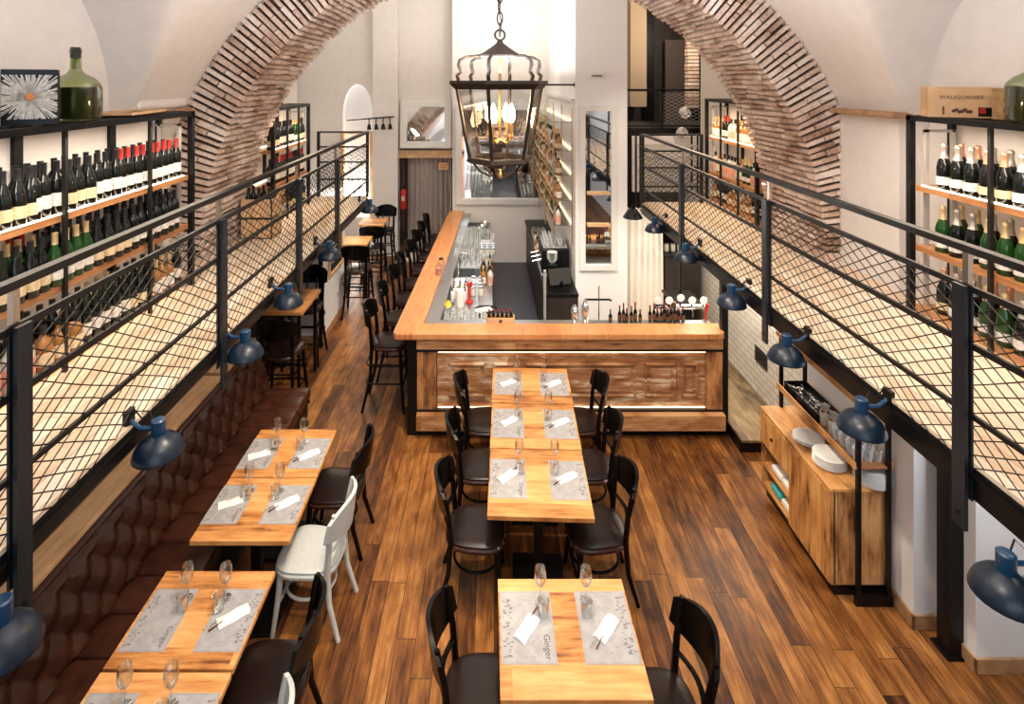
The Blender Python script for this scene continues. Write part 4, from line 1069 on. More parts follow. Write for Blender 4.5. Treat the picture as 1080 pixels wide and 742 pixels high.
for k in range(5):
    o = MB().lathe([(.004, -.042), (.02, -.034), (.029, -.01), (.029, .01), (.02, .034), (.004, .042)], 12).build('lemon', M['yellow'], None, True)
    o.location = (-.52 + .036 * math.cos(k * 1.3), 7.1 + .036 * math.sin(k * 1.3), .955 + .018 * (k % 2)); o.rotation_euler = (1.2, k, 0); tag(o, 'yellow lemon in the steel bowl behind the bar', 'lemon', 'lemons in the bowl behind the bar')
t = T('citrus_press', 'red and steel citrus press behind the bar', 'press', (-.24, 7.32, .902))
MB().lathe([(.05, 0), (.05, .02), (.02, .03), (.02, .2), (.04, .22), (.04, .26)], 14).build('stand', M['red'], t, True)
MB().tube([(.0, 0, .26), (.05, -.03, .30), (.12, -.05, .28)], .01, 8).build('lever', M['chrome'], t, True)
t = T('pebble_lamp_figure', 'tall glass jar with black lid on the bar top', 'jar', (lx(8.0, .27), 8.0, 1.122))
MB().lathe([(.04, 0), (.045, .01), (.045, .11), (.03, .13)], 14).build('glass_body', M['glass'], t, True); MB().lathe([(.032, .13), (.034, .15), (.01, .16)], 14).build('lid', M['capdark'], t, True)
t.name = 'glass_jar'
t = T('glass_jar', 'glass jar with rose contents standing on the bar top', 'jar', (lx(7.75, .27), 7.75, 1.122))
MB().lathe([(.04, 0), (.045, .01), (.045, .09)], 14).build('contents', M['labelp'], t, True); MB().lathe([(.047, 0), (.047, .13), (.03, .15)], 14, cap=False).build('glass_body', M['glass'], t, True)
# condiment box
t = T('condiment_box', 'pale wooden box of small bitters bottles on the bar ledge', 'box', (.15, 6.28, 1.088))
MB().bbox(-.16, .16, -.055, -.047, 0, .075, .002).bbox(-.16, .16, .047, .055, 0, .075, .002).bbox(-.16, -.152, -.055, .055, 0, .075, .002).bbox(.152, .16, -.055, .055, 0, .075, .002).bbox(-.155, .155, -.05, .05, 0, .008, .002).build('case', M['woodpale'], t)
MB().lathe([(.02, 0), (.02, .001)], 14, M4=Matrix.Translation((0, -.0555, .038)) @ Matrix.Rotation(PI / 2, 4, 'X')).build('round_badge', M['cork'], t)
for i in range(6): gl2('bitters_bottle', (.02 + i * .05, 6.28 + .015 * (i % 2), 1.098), 'small dark bitters bottle inside the wooden condiment box', 'bitters bottles in the condiment box')
for i, x in enumerate((1.00, 1.12)): 
    o = gl2('steel_shaker', (x, 6.30, 1.087), ('left' if i == 0 else 'right and taller') + ' of two steel cocktail shakers on the bar ledge', 'steel shakers on the bar ledge'); o.scale = (1, 1, .95 + .3 * i)
for i, x in enumerate((1.26, 1.37, 1.41, 1.45, 1.50, 1.55, 1.60, 1.72, 1.76, 1.80, 1.84, 1.88, 1.92, 1.96, 2.00, 2.05, 2.09)):
    o = gl2('bitters_bottle', (x - .0 + .15, 6.30 + .02 * (i % 2), 1.087), 'small dark bitters bottle in the row along the bar ledge', 'bitters bottles along the bar ledge')
    s_ = (1.0, 1.25, 1.5)[i * 7 % 3]; o.scale = (1, 1, s_)
t = T('bar_faucet', 'black swan neck faucet behind the bar with a horizontal arm', 'faucet', (1.33, 6.56, .88))
MB().tube([(0, 0, 0), (0, 0, .52)], .008, 8).build('stem', M['chrome'], t, True); MB().tube([(-.17, 0, .36), (.12, 0, .36), (.15, 0, .345)], .012, 8).build('arm', M['black'], t, True)
t = T('beer_tap', 'chrome beer tower with five round white tap badges', 'beer tap', (2.2, 6.50, .88))
MB().tube([(0, 0, 0), (0, 0, .36)], .035, 14).build('column', M['chrome'], t, True)
MB().tube([(-.24, 0, .30), (.36, 0, .30)], .03, 12).build('crossbar', M['chrome'], t, True)
for k in range(5):
    x = -.20 + k * .135; dz = .03 if k == 2 else 0
    hnd = MB().tube([(x, -.02, .31), (x, -.035, .37 + dz)], .010, 8).build('tap_handle', M['black'], t, True)
    MB().lathe([(.001, 0), (.042, 0), (.046, .006), (.042, .012), (.001, .012)], 20, M4=Matrix.Translation((x, -.038, .39 + dz)) @ Matrix.Rotation(PI / 2, 4, 'X')).build('white_badge', M['plate'], hnd, True)
    MB().tube([(x, -.03, .29), (x, -.06, .25), (x, -.06, .20)], .008, 8).build('spout', M['chrome'], hnd, True)
t = T('drip_tray_stand', 'black tray stand behind the beer taps', 'stand', (2.42, 6.78, 0))
MB().box(-.18, .18, -.16, .3, 1.14, 1.16).build('top', M['black'], t); MB().box(-.17, .17, -.02, .0, 0, 1.14).build('panel', M['black'], t)
t = T('red_tap_handle', 'red handle at the right end of the bar ledge', 'handle', (2.5, 6.31, 1.087))
MB().tube([(0, 0, 0), (0, 0, .10), (.03, 0, .2)], [.012, .014, .02], 8).build('lever', M['red'], t, True); MB().lathe([(.025, 0), (.025, .015)], 12).build('foot', M['chrome'], t)
# coffee machine & grinder on the dark counter
t = T('coffee_machine', 'dark coffee machine with chrome trim on the counter by the pillar', 'coffee machine', (1.02, 8.55, .922))
MB().bbox(-.2, .2, -.35, .35, .05, .42, .02, 3).build('body', M['black'], t, True); MB().bbox(-.22, .2, -.37, .37, .0, .05, .01).build('drip_tray', M['inox'], t)
for k in (-.2, 0, .2): MB().tube([(-.2, k, .22), (-.27, k, .20), (-.33, k, .19)], .014, 8).build('portafilter', M['chrome'], t, True)
MB().bbox(-.18, .18, -.33, .33, .42, .44, .004).build('cup_rail', M['chrome'], t)
for i in range(3):
    for j in range(5): gl2('tumbler', (.90 + i * .1, 8.33 + j * .11, 1.364), 'tumbler standing on top of the coffee machine', 'tumblers on the coffee machine')
for i in range(3):
    for j in range(6): gl2('jar', (.88 + i * .09, 9.95 + j * .11, .922), 'jar with steel lid at the far end of the dark counter', 'jars on the dark counter')
for j in range(7): bottle(['sa', 'sb', 'sc', 'bw'][j % 4], (.86 + .02 * (j % 2), 9.0 + j * .12, .921), 'on the dark counter by the pillar', 'on the dark counter by the pillar')
t = T('coffee_grinder', 'black coffee grinder with glass hopper beside the coffee machine', 'grinder', (.95, 8.06, .922))
MB().bbox(-.07, .07, -.08, .08, 0, .26, .012).build('body', M['black'], t); MB().lathe([(.03, .26), (.075, .32), (.075, .42), (.02, .43)], 16).build('hopper', M['glassb'], t, True)
t = T('till_screen', 'slanted black till screen at the near end of the dark counter', 'screen', (1.04, 7.75, .924), .25)
MB().bbox(-.16, .16, -.012, .012, .05, .27, .004, M4=Matrix.Rotation(-.35, 4, 'X')).build('screen', M['board'], t); MB().bbox(-.08, .08, -.07, .07, 0, .012, .003).build('stand', M['black'], t); MB().tube([(0, 0, 0), (0, -.02, .1)], .02, 8).build('neck', M['black'], t)
for k in range(3): gl2('bowl', (1.05, 9.2 + .22 * k, .922), 'steel bowl on the dark counter by the pillar', 'steel bowls on the dark counter')
# lit shelves on the pillar
M['ledsoft'] = simple('soft_led_strip', (1, 1, 1), emit=(1., .80, .50), es=1.6)
t = T('bottle_shelf', 'brass and glass bottle shelving with warm light on the pillar side', 'shelving', (1.1, 9.5, 1.45))
for z in (1.74, 2.10, 2.47, 2.83, 3.25):
    MB().box(-.13, .15, -1.45, 2.05, z - 1.45 - .012, z - 1.45).build('shelf', M['pane'], t)
    MB().box(-.135, -.125, -1.45, 2.05, z - 1.45 - .014, z - 1.45 + .006).build('brass_edge', M['brass'], t)
    MB().box(.13, .142, -1.4, 2.0, z - 1.45 + .012, z - 1.45 + .022).build('led_strip', M['ledsoft'], t)
for y in (-1.45, -.3, .85, 2.03):
    for x in (-.13, .14): MB().box(x - .008, x + .008, y - .008, y + .008, 0, 2.0).build('brass_post', M['brass'], t)
for z, nm in ((1.74, 'lowest'), (2.10, 'second'), (2.47, 'third'), (2.83, 'top')):
    row(-1, 1.05, 8.1, 11.4, .125, z, ['sa', 'sc', 'sb', 'sa', 'cg'], '%s lit shelf of the pillar' % nm, '%s lit pillar shelf' % nm, run=1)
o = MB().lathe([(.045, 0), (.05, .01), (.05, .10), (.02, .13), (.018, .17)], 14).build('teal_bottle', M['teal'], None, True); o.location = (1.02, 8.25, 2.472); tag(o, 'round teal bottle on the lit pillar shelf', 'bottle')
MB().lathe([(.019, .165), (.02, .19)], 10).build('stopper', M['capgold'], o, True)
MB().box(1.20, 1.255, 7.9, 11.4, 3.55, 3.6).build('trim_pillar_shelf_top', M['frame'])['kind'] = 'structure'

# ================================================================== MIRRORS, FRAMES
def framed(name, label, cat, x0, x1, z0, z1, y, bw, fm='frame', im='mirror', dpt=.05):
    cx, cz = (x0 + x1) / 2, (z0 + z1) / 2; t = T(name, label, cat, (cx, y, z0)); a, b = (x1 - x0) / 2, z1 - z0
    MB().bbox(-a, a, -dpt, 0, 0, bw, .006).bbox(-a, a, -dpt, 0, b - bw, b, .006).bbox(-a, -a + bw, -dpt, 0, bw * .9, b - bw * .9, .006).bbox(a - bw, a, -dpt, 0, bw * .9, b - bw * .9, .006).build('frame', M[fm], t)
    MB().box(-a + bw * .8, a - bw * .8, -.018, -.01, bw * .8, b - bw * .8).build('mirror_glass' if im == 'mirror' else 'panel', M[im], t)
    return t
mm = framed('wall_mirror', 'large white framed mirror on the wall behind the bar', 'mirror', -.66, 1.24, 1.24, 3.38, 11.60, .13)
mm.rotation_euler = (math.radians(5), 0, 0); mm.location.y = 11.645
mm = framed('wall_mirror', 'small white framed mirror above the curtained doorway', 'mirror', -1.93, -.80, 2.36, 3.42, 12.29, .15)
mm.rotation_euler = (math.radians(-7), 0, 0); mm.location.y = 12.16
framed('wall_mirror', 'tall narrow white framed mirror on the face of the pillar', 'mirror', 1.31, 1.85, 1.15, 3.50, 7.855, .085)
MB().box(1.42, 1.74, 7.79, 7.84, 2.23, 2.27).build('mirror_shelf', M['woodpale'])
o = bpy.data.objects['mirror_shelf']; tag(o, 'narrow wooden ledge across the tall pillar mirror, upper of two', 'shelf')
o = MB().box(1.42, 1.74, 7.79, 7.84, 1.78, 1.82).build('mirror_shelf', M['woodpale']); tag(o, 'narrow wooden ledge across the tall pillar mirror, lower of two', 'shelf')
t = T('thermostat', 'small white wall thermostat high on the pillar', 'thermostat', (1.56, 7.855, 3.9)); MB().bbox(-.10, .10, -.03, 0, 0, .12, .01).build('case', M['frame'], t); MB().box(-.07, .07, -.034, -.03, .01, .03).build('slot', M['cork'], t)
t = T('chalkboard', 'wood framed chalkboard on the white wall end', 'chalkboard', (-2.415, 8.72, .85), PI / 2)
MB().bbox(-.38, .38, -.03, 0, 0, .05, .005).bbox(-.38, .38, -.03, 0, .98, 1.03, .005).bbox(-.38, -.33, -.03, 0, .04, .99, .005).bbox(.33, .38, -.03, 0, .04, .99, .005).build('frame', M['woodpale'], t)
MB().box(-.34, .34, -.016, -.01, .04, .99).build('slate', M['board'], t)
mb = MB()
for k in range(11):
    z = .88 - k * .07; x = -.26
    while x < .24: l = q.uniform(.02, .09); mb.box(x, min(x + l, .27), -.018, -.016, z, z + .014); x += l + .025
mb.build('chalk_writing', M['label'], t)
t = T('wall_socket', 'black socket plate on the tiled right wall', 'socket', (3.2, 6.42, 0.62)); MB().bbox(-.012, 0, -.14, .14, -.09, .09, .004).build('plate', M['socket'], t); MB().bbox(-.016, -.012, -.10, .10, -.05, .05, .001).build('insert', M['black'], t)
t = T('wall_outlet', 'small grey outlet low on the chalkboard wall', 'socket', (-2.418, 8.85, .42)); MB().bbox(0, .012, -.04, .04, -.06, .06, .004).build('plate', M['frame'], t); MB().lathe([(.02, 0), (.02, .003)], 12, M4=Matrix.Translation((.012, 0, 0)) @ Matrix.Rotation(PI / 2, 4, 'Y')).build('hole', M['socket'], t)
# curtains
def curtain(name, label, x0, x1, y, z0, z1, mat, folds, amp, rod=None):
    t = T(name, label, 'curtain', ((x0 + x1) / 2, y, 0)); hw = (x1 - x0) / 2
    def fn(u, v):
        z = z0 + (z1 - z0) * v; a = amp * (1 - .45 * v) * math.sin(u * folds * 2 * PI + .6 * math.sin(3 * v + u * 4)) + amp * .3 * math.sin(u * folds * 5.3)
        return ((u * 2 - 1) * hw * (1 - .03 * v), a, z + (.012 * math.sin(u * folds * 4 * PI) if v > .98 else 0))
    o = MB().grid(folds * 14, 24, fn).build('cloth', mat, t, True); sm = o.modifiers.new('thick', 'SOLIDIFY'); sm.thickness = .006
    if rod: MB().tube([(-hw - .06, 0, z1 - .03), (hw + .06, 0, z1 - .03)], .014, 8).build('rod', M[rod], t, True)
    return t
curtain('curtain', 'cream pleated curtain hanging beside the white pillar', 2.03, 2.56, 8.02, .16, 1.99, M['curtain'], 6, .035, 'black')
curtain('curtain', 'grey brown curtain in the doorway at the back', -1.80, -.80, 12.42, .03, 2.16, M['curtaing'], 9, .045, 'black')
curtain('curtain', 'dark brown curtain piece at the left jamb of the doorway', -1.96, -1.82, 12.6, .4, 2.14, M['cork'], 2, .02)
t = T('fire_extinguisher', 'red fire extinguisher hanging left in the back doorway', 'fire extinguisher', (-1.86, 12.2, 1.0))
MB().lathe([(.03, 0), (.065, .01), (.07, .03), (.07, .38), (.05, .43), (.02, .45)], 16).build('cylinder', M['red'], t, True); MB().tube([(0, 0, .45), (0, 0, .5), (.06, 0, .5)], .014, 8).build('valve', M['black'], t, True); MB().box(-.03, .03, -.0725, -.069, .2, .3).build('label', M['label'], t)
t = T('door_sign', 'small pale sign on the doorway lintel by the curtain', 'sign', (-.98, 12.28, 1.86)); MB().bbox(-.11, .11, -.01, 0, 0, .16, .003).build('plate', M['woodpale'], t); MB().box(-.08, .08, -.012, -.01, .1, .115).box(-.07, .05, -.012, -.01, .05, .065).build('print', M['red'], t)
t = T('floor_mat', 'pale mat panel standing behind the stools in the doorway', 'mat', (-1.75, 12.0, 0)); MB().bbox(-.2, .28, -.3, .3, 0, .01, .003).build('pad', M['label'], t); MB().box(-.21, -.2, -.31, .31, 0, .012).build('edge', M['black'], t)
# wall rods / spot bar
t = T('wall_rod', 'dark iron rod from pillar pointing left at lantern height', 'rod', (1.26, 7.95, 3.79)); MB().tube([(0, 0, 0), (-.42, 0, 0)], .014, 8).build('bar', M['iron'], t, True); MB().lathe([(.03, 0), (.03, .012)], 12, M4=Matrix.Rotation(-PI / 2, 4, 'Y')).build('wall_plate', M['iron'], t)
t = T('spot_rail', 'black rail with four spotlights on the wall above the left gallery end', 'spotlight', (-2.25, 11.7, 3.0), 0)
MB().tube([(-.75, 0, .0), (.2, .38, .06)], .016, 8).build('rail', M['black'], t, True)
for k in range(4):
    x = -.30 + k * .14; y = .18 + .056 * k
    sp_ = MB().tube([(x, y, .03), (x + .01, y - .08, -.02), (x + .02, y - .12, -.1)], .012, 6).build('spot_arm', M['black'], t, True)
    MB().tube([(x + .02, y - .12, -.09), (x + .03, y - .15, -.2)], [.03, .05], 12).build('spot_head', M['black'], sp_, True)
# ================================================================== LANTERN
t = T('lantern', 'large hexagonal wrought iron lantern hanging in the centre', 'lantern', (.082, 3.6, 3.83), .25)
def hexr(r, z, ph=0): return [(r * math.cos(ph + PI / 3 * k), r * math.sin(ph + PI / 3 * k), z) for k in range(6)]
sc = .305
def ring(r, z, tk, nm): return MB().tube(hexr(r, z), tk, 6, closed=True).build(nm, M['iron'], t)
mb = MB(); a = hexr(.325, .012); b = hexr(.295, -.03)
mb.add(hexr(.335, .02) + hexr(.335, .0) + hexr(.30, -.035) + hexr(.27, -.035) + hexr(.27, .02), [(i * 6 + k, i * 6 + (k + 1) % 6, ((i + 1) % 5) * 6 + (k + 1) % 6, ((i + 1) % 5) * 6 + k) for i in range(5) for k in range(6)])
mb.build('upper_ring', M['iron'], t)
mb = MB(); mb.add(hexr(.215, -.475) + hexr(.225, -.50) + hexr(.195, -.515) + hexr(.175, -.505) + hexr(.18, -.475), [(i * 6 + k, i * 6 + (k + 1) % 6, ((i + 1) % 5) * 6 + (k + 1) % 6, ((i + 1) % 5) * 6 + k) for i in range(5) for k in range(6)])
mb.build('lower_ring', M['iron'], t)
for k in range(6):
    an = PI / 3 * k; c_, s_ = math.cos(an), math.sin(an)
    MB().tube([(.288 * c_, .288 * s_, -.02), (.202 * c_, .202 * s_, -.485)], .012, 6).build('corner_bar', M['iron'], t)
    an2 = an + PI / 3; P0 = [(.280 * math.cos(v), .280 * math.sin(v), -.03) for v in (an, an2)] + [(.198 * math.cos(v), .198 * math.sin(v), -.485) for v in (an2, an)]
    MB().add(P0, [(0, 1, 2, 3)]).build('glass_pane', M['pane'], t)
    pr = [(.275, .02), (.285, .05), (.262, .075), (.275, .12), (.268, .150), (.225, .172), (.16, .178), (.125, .185)]
    MB().tube([(r * c_, r * s_, z) for r, z in pr], .0125, 6).build('crown_scroll', M['iron'], t, True)
    MB().tube([(.18 * c_, .18 * s_, -.51), (.13 * c_, .13 * s_, -.57), (.07 * c_, .07 * s_, -.60), (.03 * c_, .03 * s_, -.585), (.02 * c_, .02 * s_, -.56)], .008, 6).build('bottom_scroll', M['iron'], t, True)
MB().lathe([(.14, .175), (.145, .185), (.10, .21), (.05, .245), (.024, .265), (.016, .285)], 12).build('roof', M['iron'], t, True)
MB().tube([(.034 * math.cos(v), 0, .318 + .034 * math.sin(v)) for v in [2 * PI * k / 16 for k in range(16)]], .008, 6, closed=True).build('top_loop', M['iron'], t, True)
MB().tube([(0, 0, .2), (0, 0, -.36)], .009, 8).lathe([(.01, -.62), (.03, -.60), (.02, -.57), (.01, -.56)], 10).build('centre_rod', M['brass'], t, True)
for k in range(4):
    v = PI / 4 + PI / 2 * k; x, y = .085 * math.cos(v), .085 * math.sin(v)
    ca = MB().tube([(0, 0, -.36), (x * .6, y * .6, -.385), (x, y, -.36), (x, y, -.25)], .008, 6).lathe([(.02, 0), (.022, .008)], 10, c=(x, y, -.345)).build('candle_arm', M['brass'], t, True)
    MB().lathe([(.010, 0), (.022, .02), (.027, .05), (.017, .09), (.002, .125)], 12, c=(x, y, -.25)).build('bulb', M['bulb'], ca, True)
    
mb = MB(); 
ch = T('lantern_chain', 'iron chain and cord holding the lantern from above', 'chain', (.082, 3.6, 4.145))
for k in range(16):
    z = .04 + k * .072; r = .024; pts = []
    for j in range(12):
        v = 2 * PI * j / 12; h_, w_ = .045 * math.sin(v), .018 * math.cos(v)
        pts.append((w_, 0, z + h_) if k % 2 else (0, w_, z + h_))
    MB().tube(pts, .0055, 5, closed=True).build('chain_link', M['iron'], ch, True)
MB().tube([(.012 * math.sin(k * 1.1), .012 * math.cos(k * 1.1), k * .045) for k in range(26)], .004, 5).build('cord', M['black'], ch, True)
# ================================================================== GALLERY LAMPS
def glamp(name, label, sx, x, y, z, grp):
    t = T(name, label, 'lamp', (x, y, z), 0, grp)
    MB().lathe([(.112, -.055), (.116, -.048), (.112, -.035), (.098, -.005), (.075, .02), (.045, .037), (.032, .042)], 24, cap=False).lathe([(.109, -.053), (.095, -.008), (.07, .014), (.03, .034)], 24, cap=False).build('lamp_shade', M['lampblue'], t, True)
    MB().tube([(.112 * math.cos(v), .112 * math.sin(v), -.054) for v in [2 * PI * k / 24 for k in range(24)]], .004, 5, closed=True).build('rim_wire', M['black'], t, True)
    MB().lathe([(.030, .035), (.032, .04), (.032, .11), (.026, .115), (.001, .116)], 16).build('lamp_socket', M['lampcap'], t, True)
    MB().lathe([(.022, .0), (.028, -.02), (.02, -.042), (.002, -.05)], 12).build('bulb', M['lampin'], t, True)
    MB().tube([(sx * .02, 0, .07), (sx * .09, 0, .07), (sx * .14, 0, .11)], .010, 6).build('arm', M['lampcap'], t, True)
    MB().tube([(sx * .02, .02, .06), (sx * .07, .04, .13), (sx * .10, .03, .10), (sx * .14, .02, .16)], .004, 5).build('cable', M['black'], t, True)
    MB().box(sx * .145 - .012, sx * .145 + .012, -.03, .03, .08, .16).build('bracket', M['black'], t)
    return t
L0 = glamp('gallery_lamp', 'blue enamel lamp under the right gallery, over the cabinet near plates', 1, 2.0, 2.94, 2.04, 'blue enamel lamps under the right gallery')
for x, y, z, lb in ((2.0, 2.12, 1.92, 'blue enamel lamp under the right gallery, cut by the right picture edge'), (2.0, 3.68, 2.04, 'blue enamel lamp under the right gallery, above the glass shelf far end'),
                    (2.02, 4.55, 2.05, 'blue enamel lamp under the right gallery, beside the socket wall'), (2.02, 5.60, 2.08, 'blue enamel lamp under the right gallery, over the bar right end'),
                    (2.05, 6.75, 2.06, 'blue enamel lamp under the right gallery, in front of the cream curtain')):
    dup(L0, (x, y, z), 0, lb, 'blue enamel lamps under the right gallery')
LL = glamp('gallery_lamp', 'blue enamel lamp under the left gallery, at the left picture edge', -1, -1.61, 1.82, 2.02, 'blue enamel lamps under the left gallery')
for x, y, z, lb in ((-1.615, 2.70, 2.075, 'blue enamel lamp under the left gallery, above the tufted banquette'), (-1.61, 3.66, 2.075, 'blue enamel lamp under the left gallery, over the banquette far end'),
                    (-1.62, 4.48, 2.085, 'blue enamel lamp under the left gallery, over the near high table'), (-1.61, 5.61, 2.10, 'dark enamel lamp under the left gallery, before the chalkboard wall'),
                    (-1.60, 7.5, 2.12, 'dark enamel lamp at the far end of the left gallery')):
    dup(LL, (x, y, z), 0, lb, 'blue enamel lamps under the left gallery')
# ================================================================== CABINET AND GLASS RACK
t = T('sideboard', 'oak sideboard with drawers and shelves under the right gallery', 'sideboard', (2.77, 4.60, 0))
cw, cd = .22, .52
MB().bbox(-cw - .01, cw + .01, -cd - .005, cd + .005, .80, .825, .004).build('top', M['cabinett'], t)
MB().bbox(-cw, cw, -cd, -cd + .02, .11, .80, .003).build('end_panel', M['cabinetf'], t)
MB().bbox(-cw, cw, cd - .02, cd, .11, .80, .003).build('end_panel', M['cabinetf'], t)
MB().box(cw - .02, cw, -cd, cd, .11, .80).box(-cw + .02, cw, -cd + .02, cd - .02, .11, .13).box(-cw + .02, -cw + .03, -cd, .04, .11, .80).build('carcass', M['cabinet'], t)
MB().bbox(-cw - .014, -cw + .004, -cd + .01, .03, .12, .79, .003).build('door', M['cabinet'], t)
dr = MB().bbox(-cw - .014, -cw + .01, .05, cd - .01, .52, .79, .003).build('drawer', M['cabinet'], t)
MB().lathe([(.012, 0), (.014, .012), (.004, .018)], 12, M4=Matrix.Translation((-cw - .014, .3, .65)) @ Matrix.Rotation(-PI / 2, 4, 'Y')).build('knob', M['iron'], dr, True)
for z in (.12, .30, .50): MB().bbox(-cw, cw - .02, .04, cd - .02, z, z + .02, .002).build('open_shelf', M['cabinett'], t)
MB().box(-cw + .05, cw, -cd + .04, cd, 0, .11).build('plinth', M['black'], t)
for i, (y, z) in enumerate(((.15, .14), (.33, .14), (.14, .32), (.32, .32))):
    o = MB().bbox(-.13, .13, -.08, .08, 0, .05, .012, 3).build('folded_cloth', M['napkin'] if i != 1 else M['teal'], None, True); o.location = (2.77 - .06, 4.60 + y, z + .001)
    tag(o, ['folded white cloth on the lower open shelf, near side', 'folded teal cloth on the lower open shelf', 'folded white cloth on the upper open shelf, near side', 'folded white cloth on the upper open shelf, far side'][i], 'cloth', 'folded cloths in the sideboard')
t = T('glass_rack', 'black steel rack with wooden shelves standing over the sideboard', 'shelving', (2.8, 4.6, 0))
for (x, y) in ((-.075, -.56), (.145, -.56), (-.075, .50), (.145, .50)): MB().box(x - .014, x + .014, y - .014, y + .014, 0.0 if y < 0 else .83, 2.02).build('post', M['black'], t)
MB().box(-.1, .17, -.575, -.545, .0, .07).build('foot_bar', M['black'], t)
MB().bbox(-.10, .165, -.57, .52, 1.0, 1.02, .003).build('shelf', M['shelfw'], t)
MB().bbox(-.11, -.095, -.57, .52, 1.0, 1.05, .003).build('shelf_edge', M['cabinett'], t); MB().bbox(.165, .18, -.57, .52, 1.0, 1.05, .003).build('shelf_edge', M['cabinett'], t)
MB().bbox(-.10, .165, -.10, .52, 1.49, 1.51, .003).build('shelf', M['black'], t)
MB().bbox(-.115, -.10, -.57, .52, 1.49, 1.53, .003).build('shelf_edge', M['cabinett'], t)
q = random.Random(9)
for i in range(3):
    for j in range(4): gl2('tumbler', (2.76 + i * .075, 4.10 + j * .08, 1.022), 'clear tumbler on the wooden shelf of the steel rack', 'tumblers on the steel rack shelf')
for i in range(2):
    for j in range(2): gl2('bowl', (2.70 + 0, 0, -5), '', '') if False else None
t = T('cutlery_tray', 'black tray of cutlery on the far half of the rack shelf', 'tray', (2.83, 4.80, 1.022)); MB().bbox(-.10, .10, -.26, .26, 0, .02, .004).box(-.1, -.094, -.26, .26, .0, .07).box(.094, .1, -.26, .26, 0, .07).box(-.1, .1, -.26, -.254, 0, .07).box(-.1, .1, .254, .26, 0, .07).build('case', M['black'], t)
for k in range(40):
    x, y = q.uniform(-.075, .075), q.uniform(-.22, .22); a = q.uniform(-.5, .5)
    o = MB().tube([(0, -.02, 0), (0, .05, .004)], .003, 5).lathe([(.001, 0), (.012, .003), (.013, .005), (.001, .006)], 8, c=(0, .06, 0)).build('spoon', M['chrome'], None, True)
    o.location = (2.83 + x, 4.80 + y - .02, 1.056 + q.uniform(0, .02)); o.rotation_euler = (0, 0, a); tag(o, 'steel spoon lying in the black tray on the rack', 'spoon', 'spoons in the black tray')
for k in range(4):
    o = gl2('jar', (2.78 + .04 * (k % 2), 4.42 + .055 * k, 1.022), 'clear jar between the cutlery tray and tumblers on the rack', 'jars on the steel rack')
for k in range(7):
    gl2('plate', (2.70, 4.34, .826 + k * .011), 'white plate in the stack at the front of the sideboard' if k < 6 else 'topmost white plate of the front stack on the sideboard', 'white plates stacked at the front of the sideboard')
for k in range(10):
    gl2('plate', (2.86, 4.22 + .0, .826 + k * .0115) if False else (2.90, 4.155, .826 + k * .0115), 'white plate in the taller stack behind the rack posts', 'white plates in the taller stack')
for k in range(3):
    gl2('plate', (2.70, 4.62, .826 + k * .011), 'white plate in the low stack further back on the sideboard', 'white plates in the low stack')
# ================================================================== STAIR HALL PIECES
t = T('hall_balcony', 'black steel balcony with diamond mesh railing in the dark stair hall', 'balcony', (3.0, 9.3, 3.05))
MB().box(-.9, 1.2, -.05, 1.6, -.16, 0).build('slab', M['black'], t)
r_ = MB(); r_.box(-.9, 1.2, -.02, .02, .62, .66); r_.box(-.9, 1.2, -.015, .015, .02, .05)
for x in (-.9, -.05, .75, 1.18): r_.box(x - .02, x + .02, -.02, .02, 0, .66)
r_.build('rail_frame', M['rail'], t)
n_ = netting(0, 0, .8, .05, .6, .12, .06, .004); n_.v = [(vy - .05, vx, vz) for vx, vy, vz in n_.v]; n_.build('mesh_panel', M['white_metal'], t)
t = T('wire_shelving', 'black wire shelving beyond the end of the right gallery', 'shelving', (2.85, 8.75, 2.17))
for z in (.05, .25, .45, .65): 
    mb = MB(); 
    for k in range(7): mb.box(-.45, .45, -.12 + k * .04, -.114 + k * .04, z, z + .006)
    mb.box(-.45, .45, -.13, -.12, z - .01, z + .015); mb.build('wire_shelf', M['white_metal'], t)
for x in (-.45, .45): MB().box(x - .012, x + .012, -.13, -.106, -.6, .85).box(x - .012, x + .012, .12, .144, -.6, .85).build('post', M['black'], t)
for (x, y, z, lab) in ((3.12, 8.7, 3.34, 'round silver spotlight facing the gallery, upper of two'), (3.08, 8.7, 3.02, 'round silver spotlight facing the gallery, lower of two')):
    t = T('hall_spotlight', lab, 'spotlight', (x, y, z)); MB().lathe([(.03, .14), (.07, .10), (.10, .0), (.095, 0), (.06, .08), (.001, .1)], 20, cap=False, M4=Matrix.Rotation(PI / 2 + .2, 4, 'X')).build('reflector', M['chrome'], t, True)
    MB().tube([(0, .12, 0), (.12, .12, 0), (.16, .14, .05)], .014, 6).build('bracket', M['black'], t, True)
t = T('pendant_lamp', 'black lamp head above the cream curtain', 'lamp', (1.93, 7.3, 2.06)); MB().lathe([(.03, .1), (.06, .08), (.13, -.02), (.125, -.03), (.05, .05)], 20, cap=False).build('lamp_shade', M['black'], t, True); MB().tube([(0, 0, .08), (0, 0, .14)], .02, 8).build('lamp_socket', M['black'], t)
t = T('espresso_cabinet', 'dark cabinet with pale jars behind the cream curtain under the gallery', 'cabinet', (2.88, 8.4, .15)); MB().bbox(-.27, .27, -.3, .3, 0, 1.1, .01).build('body', M['darkpanel'], t); MB().bbox(-.29, .29, -.32, .32, 1.1, 1.13, .004).build('top', M['black'], t)
t.name = 'service_cabinet'
for k in range(4): gl2('jar', (2.70 + .1 * k, 8.3, 1.282), 'pale jar on the service cabinet behind the curtain', 'jars on the service cabinet')
